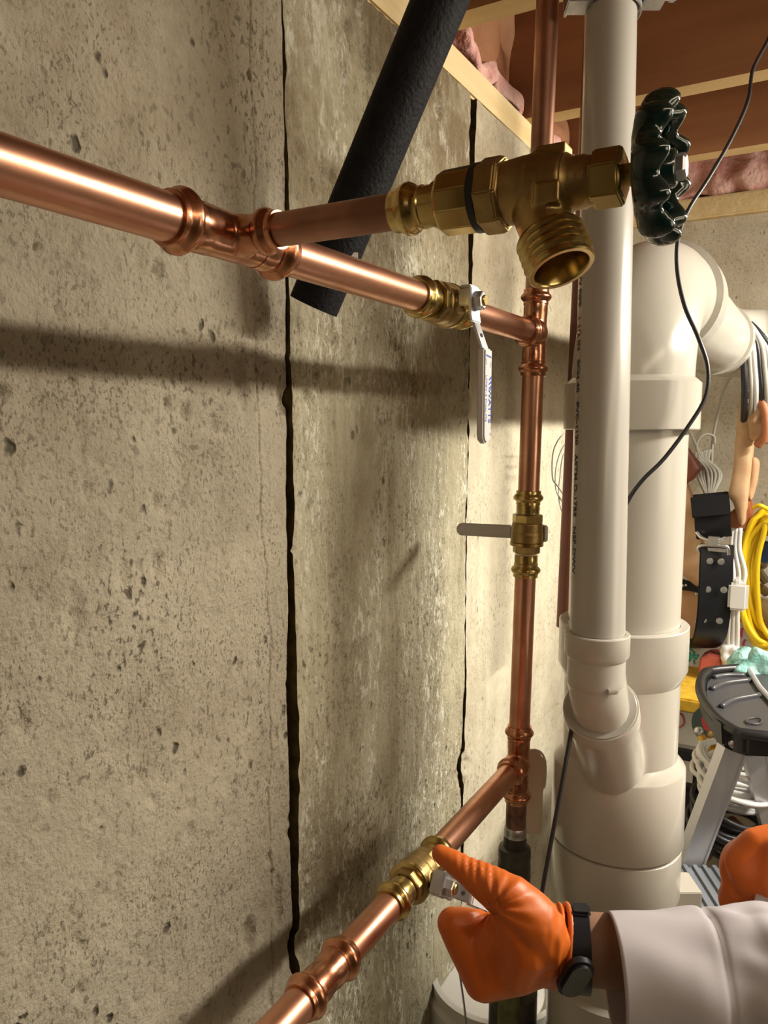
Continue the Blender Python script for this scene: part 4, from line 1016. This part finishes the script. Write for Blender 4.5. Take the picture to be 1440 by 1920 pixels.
e = MB().chain([W(1325, 1590, 1.33), W(1350, 1565, 1.33), W(1385, 1560, 1.33)], [.016, .02, .018], .01); solo('dark_rag', e, 'leather_r', 'dark maroon rag lying under the black coil', 'rag', W(1350, 1600, 1.33), remesh=.005, smit=3, fn=lambda co: co + Vector((mnoise.noise(co * 40), mnoise.noise(co * 40 + Vector((3, 3, 3))), mnoise.noise(co * 40 + Vector((7, 3, 1))))) * .012)
# ------------------------------------------------------------------ step ladder
ZL = 1.10
t = thing('step_ladder', 'aluminium step ladder with black tray top and grey ribbed step', 'ladder', W(1400, 1330, ZL) * 1.0)
def L3(px, py, Z): return W(px, py, Z)
# tray top: horizontal dish outlined from its own plan
ztop = L3(1325, 1300, ZL).z
def onT(px, py, dz=0): return onz(px, py, ztop + dz)
outl = [(1330, 1258), (1316, 1272), (1313, 1292), (1319, 1312), (1332, 1332), (1350, 1352), (1374, 1368), (1400, 1376), (1500, 1380), (1560, 1330), (1540, 1275), (1460, 1256), (1405, 1252)]
P = [onT(a, b_) for a, b_ in outl]
e = MB().prism([p_ - Vector((0, 0, .004)) for p_ in P], (0, 0, -.026)); e_ = to_obj('tray', e, 'blackplastic', t, bevel=.004, smooth=40)
cen = sum(P, Vector()) / len(P)
rim = [p_ for p_ in P] + [P[0], P[1]]
e = MB().tube(smoothpath(rim, 4), .007, 8); to_obj('rim', e, 'blackplastic', t, smooth=180)
inn = [cen + (p_ - cen) * .88 for p_ in P]
e = MB().prism([p_ - Vector((0, 0, .006)) for p_ in inn], (0, 0, .003)); to_obj('tray_floor', e, 'greyplastic', t, bevel=.001, smooth=40)
for a, b_, c_ in (((1334, 1292), (1360, 1281), (1406, 1275)), ((1352, 1325), (1376, 1312), (1424, 1303)), ((1338, 1270), (1362, 1266), (1396, 1266))):
    e = MB().tube(smoothpath([onT(*q, -.001) for q in (a, b_, c_)], 6), .0042, 8); to_obj('rib', e, 'greyplastic', t, smooth=180)
e = MB().tube(smoothpath([onT(1374 + 15 * math.cos(k) + 40, 1352 + 6 * math.sin(k), -.001) for k in np.linspace(0, 6.28, 13)], 3), .0012, 6); to_obj('emblem', e, 'greyplastic', t, smooth=180)
e = MB().tube([onT(1402, 1252, .001), onT(1424, 1288, .001), onT(1470, 1340, .001)], .004, 8); to_obj('tray_edge', e, 'alu', t)
bk = [L3(a, b_, ZL - .125) for a, b_ in ((1353, 1352), (1372, 1372), (1440, 1385), (1540, 1392), (1540, 1425), (1432, 1412), (1375, 1410), (1356, 1400))]
e = MB().prism(bk, FWD * .03); to_obj('bracket', e, 'blackplastic', t, bevel=.003, smooth=40)
e = MB().lathe([(0, .0055), (.003, .005), (.004, .003)], L3(1373, 1394, ZL - .126), -FWD, 14); to_obj('bolt', e, 'steel', t)
def rail(p_, q_, w_, d_, mk='alu'):
    ax = (q_ - p_).normalized(); sx = (RGT - ax * RGT.dot(ax)).normalized(); sy = ax.cross(sx)
    m_ = MB(); c_ = (p_ + q_) / 2; L = (q_ - p_).length
    m_.box(c_, (w_, d_ * .86, L), (sx, sy, ax)); m_.box(c_ + sx * w_ * .5, (.003, d_, L), (sx, sy, ax)); m_.box(c_ - sx * w_ * .5, (.003, d_, L), (sx, sy, ax))
    return to_obj('rail', m_, mk, t, smooth=30)
def down(p_, q_):   # extend p->q to floor
    k = (ZF - p_.z) / (q_.z - p_.z); return p_ + (q_ - p_) * k
a_ = L3(1376, 1396, ZL - .04); b2 = L3(1290, 1625, ZL); rail(a_, down(a_, b2), .030, .022)
a_ = L3(1412, 1408, ZL + .05); b2 = L3(1440, 1520, ZL + .10); rail(a_, down(a_, b2), .030, .022)
a_ = L3(1560, 1402, ZL - .05); b2 = L3(1600, 1640, ZL - .18); rail(a_, down(a_, b2), .030, .022)
# ribbed step
zst = L3(1300, 1626, ZL - .02).z
sp4 = [onz(a, b_, zst) for a, b_ in ((1250, 1624), (1332, 1626), (1352, 1720), (1252, 1655))]
sA = onz(1252, 1622, zst); sB = onz(1334, 1624, zst); sD = onz(1300, 1730, zst)
# step = plank along the ladder width with lengthwise ribs
dirw = (sB - sA).normalized(); dird = Vector((-dirw.y, dirw.x, 0)); 
if dird.dot(FWD) > 0: dird = -dird
e = MB().box(sA + dirw * .14 + dird * .05 - Vector((0, 0, .016)), (.30, .10, .03), (dirw, dird, Vector((0, 0, 1)))); to_obj('step', e, 'tread', t, bevel=.003, smooth=30)
for k in range(22):
    e = MB().box(sA + dirw * (-.004 + .0135 * k) + dird * .05 + Vector((0, 0, .0005)), (.0055, .098, .004), (dirw, dird, Vector((0, 0, 1)))); to_obj('rib', e, 'tread', t, smooth=0)

# things low behind the hand
dc = W(905, 1840, 1.02)
t = thing('white_drum', 'white plastic drum behind the gloved hand near the wall', 'drum', (dc.x + .01, dc.y, ZF))
cz = dc.z - .0
e = MB().lathe([(ZF, .085), (cz - .06, .088), (cz - .055, .094), (cz - .02, .094), (cz - .015, .088), (cz, .088), (cz, .080), (cz - .02, .078)], (dc.x + .012, dc.y + .02, 0), (0, 0, 1), 48, caps=(True, True)); to_obj('body', e, 'white', t)
e = MB().tube(smoothpath([W(857, 1795, .93), W(864, 1840, .93), W(872, 1900, .93), W(876, 1960, .93)], 4), .0014, 6); to_obj('bail_wire', e, 'steel', t, smooth=180)
bp0 = W(962, 1860, .90)
t = thing('black_pipe_valve', 'black iron pipe valve below the gloved hand', 'valve', (bp0.x, bp0.y, ZF))
e = MB().lathe([(0, .015), (bp0.z - ZF - .09, .015), (bp0.z - ZF - .085, .028), (bp0.z - ZF + .004, .028), (bp0.z - ZF + .008, .020), (bp0.z - ZF + .03, .018), (bp0.z - ZF + .05, .012)], (bp0.x, bp0.y, ZF), (0, 0, 1), 32); to_obj('body', e, 'iron', t)
e = MB().lathe([(0, .010), (.03, .010), (.031, .016), (.045, .016), (.047, .010)], bp0 + Vector((0, 0, -.05)), RGT * .8 - FWD * .6, 20); to_obj('bonnet', e, 'blackplastic', t)

# ================================================================== PERSON (arms only are in view)
per = thing('person', 'person in white coat and orange gloves holding the lowest valve', 'person', (.2, .6, ZF))
ZH = .545
def H(px, py, dz=0.0): return W(px, py, ZH + dz)
mmpx = ZH / F
g = MB()
def ch(lst, st=.0035): g.chain([H(a, b_, z_) for a, b_, z_, r_ in lst], [r_ * mmpx for a, b_, z_, r_ in lst], st)
# thumb: tip on the valve body, knuckle, base, wrist
ch([(826, 1601, .012, 18), (850, 1616, .008, 23), (880, 1636, .004, 27), (912, 1656, .000, 35), (958, 1686, -.006, 44), (1000, 1726, -.006, 50), (1020, 1760, .0, 52)])
# web / thenar and the first interosseous muscle that fills the fork
ch([(962, 1724, -.004, 40), (985, 1770, .0, 56), (972, 1810, .006, 50)])
ch([(948, 1738, .004, 34), (918, 1778, .010, 40), (922, 1816, .012, 40)])
ch([(925, 1742, .012, 30), (888, 1770, .014, 34), (900, 1820, .014, 34)])
# palm: metacarpals, stacked away from the camera
for k, (dz, mx, my, px_, py_, r1, r2) in enumerate(((.012, 902, 1842, 846, 1727, 33, 30), (.032, 908, 1846, 850, 1724, 32, 28), (.052, 918, 1840, 862, 1726, 30, 26), (.070, 930, 1828, 880, 1730, 27, 23))):
    ch([(1010, 1785 - k * 4, dz * .62, 58 - 4 * k), (965, 1812, dz * .9, 50), (mx, my, dz, r1)])
    # proximal phalanx up to the bent knuckle, then back to the right behind the lever
    ch([(mx, my, dz, r1), ((mx + px_) / 2 + 2, (my + py_) / 2, dz, r2 + 4), (px_ + 2, py_ + 4, dz, r2), (px_ + 30, py_ + 2, dz + .001, r2 - 3), (px_ + 62, py_ + 10, dz + .004, r2 - 5), (px_ + 92, py_ + 26, dz + .008, r2 - 7)])
def glovefn(co):
    # creases at the web and cuff
    q = co.dot(RGT) / co.dot(FWD) * F + 720; r_ = 960 - co.dot(UPV) / co.dot(FWD) * F
    k = 0.0
    dw = math.hypot(q - 925, r_ - 1705) / 60.0
    k += math.exp(-dw * dw) * math.sin(math.atan2(r_ - 1705, q - 925) * 13) * .0015
    dt = math.hypot(q - 900, (r_ - 1612)) / 40.0
    k += math.exp(-dt * dt) * math.sin(q * .42) * .0009
    if q > 1028: k += math.sin((q + r_ * .12) * .30) * .0007 * min(1, (q - 1028) / 20)
    k += mnoise.noise(co * 55) * .0007
    n_ = (co - H(960, 1760, .03)).normalized()
    return co + n_ * k
wc = H(1062, 1776, .012); wdir = (H(1300, 1796, -.004) - wc).normalized()
x_, y_, _ = basis(wdir, UPV)
cuf = MB(); vs = []; fs = []
for i_, (s_, ra, rb) in enumerate(((-.034, .0255, .0215), (-.026, .0275, .0235), (-.010, .0288, .0245), (0, .0292, .0250))):
    for k in range(40):
        a = 2 * math.pi * k / 40; vs.append(wc + wdir * s_ + x_ * math.cos(a) * ra + y_ * math.sin(a) * rb)
    if i_:
        for k in range(40): fs.append(((i_ - 1) * 40 + k, (i_ - 1) * 40 + (k + 1) % 40, i_ * 40 + (k + 1) % 40, i_ * 40 + k))
fs.append(tuple(range(39, -1, -1))); fs.append(tuple(range(120, 160))); g.add(vs, fs)
gl = to_obj('glove', g, 'glove', per, remesh=.0016, smit=7, fn=glovefn)
# rolled cuff
cu = MB(); ringp = []
for k in range(33):
    a = 2 * math.pi * k / 32; ringp.append(wc + wdir * (.002 + .0012 * math.sin(3 * a)) + x_ * math.cos(a) * .0287 + y_ * math.sin(a) * .0245)
cu.tube(ringp, .0022, 8)
cu.tube([p_ - wdir * .0055 + (p_ - wc) * .005 for p_ in ringp], .0014, 8)
to_obj('cuff_bead', cu, 'glove', gl, smooth=180)
# wrist and forearm (skin)
def ell_tube(mb, sts, n=48, caps=True, fn=None):
    """sts: [(point, dir, ra(up), rb)]"""
    vs = []; fs = []
    for i, (p_, d_, ra, rb) in enumerate(sts):
        xx, yy, _ = basis(d_, UPV)
        for k in range(n):
            a = 2 * math.pi * k / n; v = p_ + xx * math.cos(a) * ra + yy * math.sin(a) * rb
            vs.append(fn(v, i, a) if fn else v)
    for i in range(len(sts) - 1):
        for k in range(n):
            k2 = (k + 1) % n; fs.append((i * n + k, i * n + k2, (i + 1) * n + k2, (i + 1) * n + k))
    if caps: fs.append(tuple(range(n - 1, -1, -1))); fs.append(tuple((len(sts) - 1) * n + k for k in range(n)))
    mb.add(vs, fs); return mb
elbow = wc + RGT * .26 - FWD * .045 + UPV * .004
fdir = (elbow - wc).normalized()
sk = MB(); sts = []
for k, (s_, ra, rb) in enumerate(((-.012, .0245, .020), (0, .0250, .0205), (.02, .0250, .0210), (.05, .0255, .022), (.09, .029, .026), (.16, .037, .034), (.25, .040, .038))):
    sts.append((wc + wdir * min(s_, .02) + fdir * max(0, s_ - .02), fdir, ra, rb))
ell_tube(sk, sts); to_obj('forearm', sk, 'skin', per, smooth=180)
# wrist band: strap ring + capsule screen at the lower front
bd_ = MB(); bc = wc + wdir * .0090
vs = []; fs = []; n_ = 48
for k in range(n_):
    a = 2 * math.pi * k / n_; rad = x_ * math.cos(a) * .0284 + y_ * math.sin(a) * .0242; nn = rad.normalized()
    for (s_, o_) in ((-.0072, 0), (-.0066, .0018), (.0066, .0018), (.0072, 0)):
        vs.append(bc + wdir * s_ + rad + nn * o_)
for k in range(n_):
    k2 = (k + 1) % n_
    for j in range(4):
        j2 = (j + 1) % 4; fs.append((k * 4 + j, k2 * 4 + j, k2 * 4 + j2, k * 4 + j2))
bd_.add(vs, fs); band = to_obj('wristband', bd_, 'band', per, smooth=40)
e = MB().box(bc + x_ * .0288 - FWD * .002 + wdir * .001, (.004, .016, .0135), (x_, y_, wdir)); to_obj('strap_end', e, 'band', band, bevel=.0018, smooth=60)
# tracker capsule
scn = (-FWD * .93 - UPV * .36 + RGT * .03).normalized(); sc0 = H(1080, 1837, -.0235)
lx = (UPV * 1.0 + RGT * .33); lx = (lx - scn * lx.dot(scn)).normalized(); wx_ = scn.cross(lx)
def capsule(L, Wd, c_, th_, z0_):
    poly = []
    for k in range(13): a = math.pi * k / 12; poly.append(c_ + lx * (L / 2 - Wd / 2 + Wd / 2 * math.sin(a)) + wx_ * Wd / 2 * math.cos(a) + scn * z0_)
    for k in range(13): a = math.pi + math.pi * k / 12; poly.append(c_ + lx * (-L / 2 + Wd / 2 + Wd / 2 * math.sin(a)) + wx_ * Wd / 2 * math.cos(a) + scn * z0_)
    return MB().prism(poly, scn * th_)
to_obj('tracker_case', capsule(.0335, .0190, sc0, .0085, -.0065), 'band', band, bevel=.0022, smooth=60)
to_obj('tracker_screen', capsule(.0285, .0145, sc0, .0006, .0018), 'screen', band, label='dark grey glass screen of the wristband', smooth=40)
# sleeve: open cuff, folds
def sleeve(sts_spec, p_, d_, mk='coat', seed=0, amp=1.0, cuff=.06):
    mb_ = MB(); nS = 110
    def ring_(s_, r_, inner):
        pass
    n = 72; vs = []; fs = []; S_ = sts_spec; L = S_[-1][0]
    def rad(s_):
        for (a, ra), (b_, rb) in zip(S_, S_[1:]):
            if s_ <= b_: f = (s_ - a) / (b_ - a); return ra + (rb - ra) * f
        return S_[-1][1]
    xx, yy, dd_ = basis(d_, UPV)
    rows = [(0.004, -1)] + [(L * k / nS, 1) for k in range(nS + 1)]
    rows = [(.03, -1), (.001, -1)] + [(L * k / nS, 1) for k in range(nS + 1)]
    for (s_, sg) in rows:
        r_ = rad(s_)
        for k in range(n):
            a = 2 * math.pi * k / n; f = 0
            c_ = Vector((math.cos(a), math.sin(a), 0))
            f += mnoise.noise(Vector((c_.x * 1.6 + seed, c_.y * 1.6, s_ * 22))) * .006 * amp * min(1, s_ / cuff + .15)
            if s_ > cuff:
                e_ = min(1, (s_ - cuff) / .02)
                f += e_ * .0075 * amp * mnoise.noise(Vector((c_.x * 2.4 + seed + 3, c_.y * 2.4 - s_ * 10, s_ * 42)))
                f += e_ * .004 * amp * math.sin(a * 3 + s_ * 90 + seed) * math.exp(-(s_ - cuff) * 14)
            f += -.0022 * math.exp(-((s_ - cuff) / .0022) ** 2)
            rr_ = r_ + f - (.0022 if sg < 0 else 0)
            vs.append(p_ + dd_ * s_ + (xx * math.cos(a) * 1.0 + yy * math.sin(a) * .86) * rr_)
    m_ = len(rows)
    for i in range(m_ - 1):
        for k in range(n):
            k2 = (k + 1) % n; fs.append((i * n + k, i * n + k2, (i + 1) * n + k2, (i + 1) * n + k))
    mb_.add(vs, fs); return to_obj('coat_sleeve', mb_, mk, per, smooth=180)
s0 = H(1149, 1832, -.006); sdir = (RGT - FWD * .06 + UPV * .025).normalized()
sleeve([(0, .0420), (.06, .0435), (.10, .046), (.30, .056)], s0, sdir, seed=1.3, cuff=.068)
# second hand, right edge
Z2 = .66
def H2(px, py, dz=0): return W(px, py, Z2 + dz)
m2_ = Z2 / F; g = MB()
def ch2(lst, st=.004): g.chain([H2(a, b_, z_) for a, b_, z_, r_ in lst], [r_ * m2_ for a, b_, z_, r_ in lst], st)
ch2([(1450, 1715, .0, 62), (1425, 1660, -.006, 66), (1412, 1632, -.008, 60)])
for k, (bx_, by_, dz) in enumerate(((1395, 1618, -.03), (1388, 1622, -.010), (1392, 1632, .012), (1402, 1648, .032))):
    ch2([(1430, 1668, dz * .7, 46), (bx_, by_, dz, 34 - k), (bx_ + 22, by_ - 36, dz, 29 - k), (bx_ + 62, by_ - 46, dz, 26 - k), (bx_ + 84, by_ - 22, dz, 24 - k), (bx_ + 72, by_ + 10, dz, 22 - k)])
ch2([(1455, 1690, -.02, 42), (1445, 1640, -.04, 34), (1462, 1600, -.046, 27), (1488, 1585, -.046, 22)])
ch2([(1400, 1668, -.012, 44), (1395, 1690, -.006, 46), (1420, 1720, .0, 60)])
gl2 = to_obj('glove', g, 'glove', per, remesh=.002, smit=7, fn=lambda co: co + Vector((mnoise.noise(co * 45), mnoise.noise(co * 45 + Vector((2, 5, 1))), mnoise.noise(co * 45 + Vector((7, 1, 4))))) * .0009)
e2 = Vector((.20, .70, -.50)); w2_ = H2(1440, 1722)
sk = MB(); d2 = (e2 - w2_).normalized(); ell_tube(sk, [(w2_ + d2 * s_, d2, ra, ra) for s_, ra in ((-.02, .024), (.03, .025), (.08, .030), (.2, .038))]); to_obj('forearm', sk, 'skin', per, smooth=180)
s2 = H2(1392, 1752, -.02); sleeve([(0, .050), (.06, .052), (.22, .060)], s2 , (Vector((.22, .66, -.47)) - s2).normalized(), seed=5.1, cuff=.05, amp=1.3)
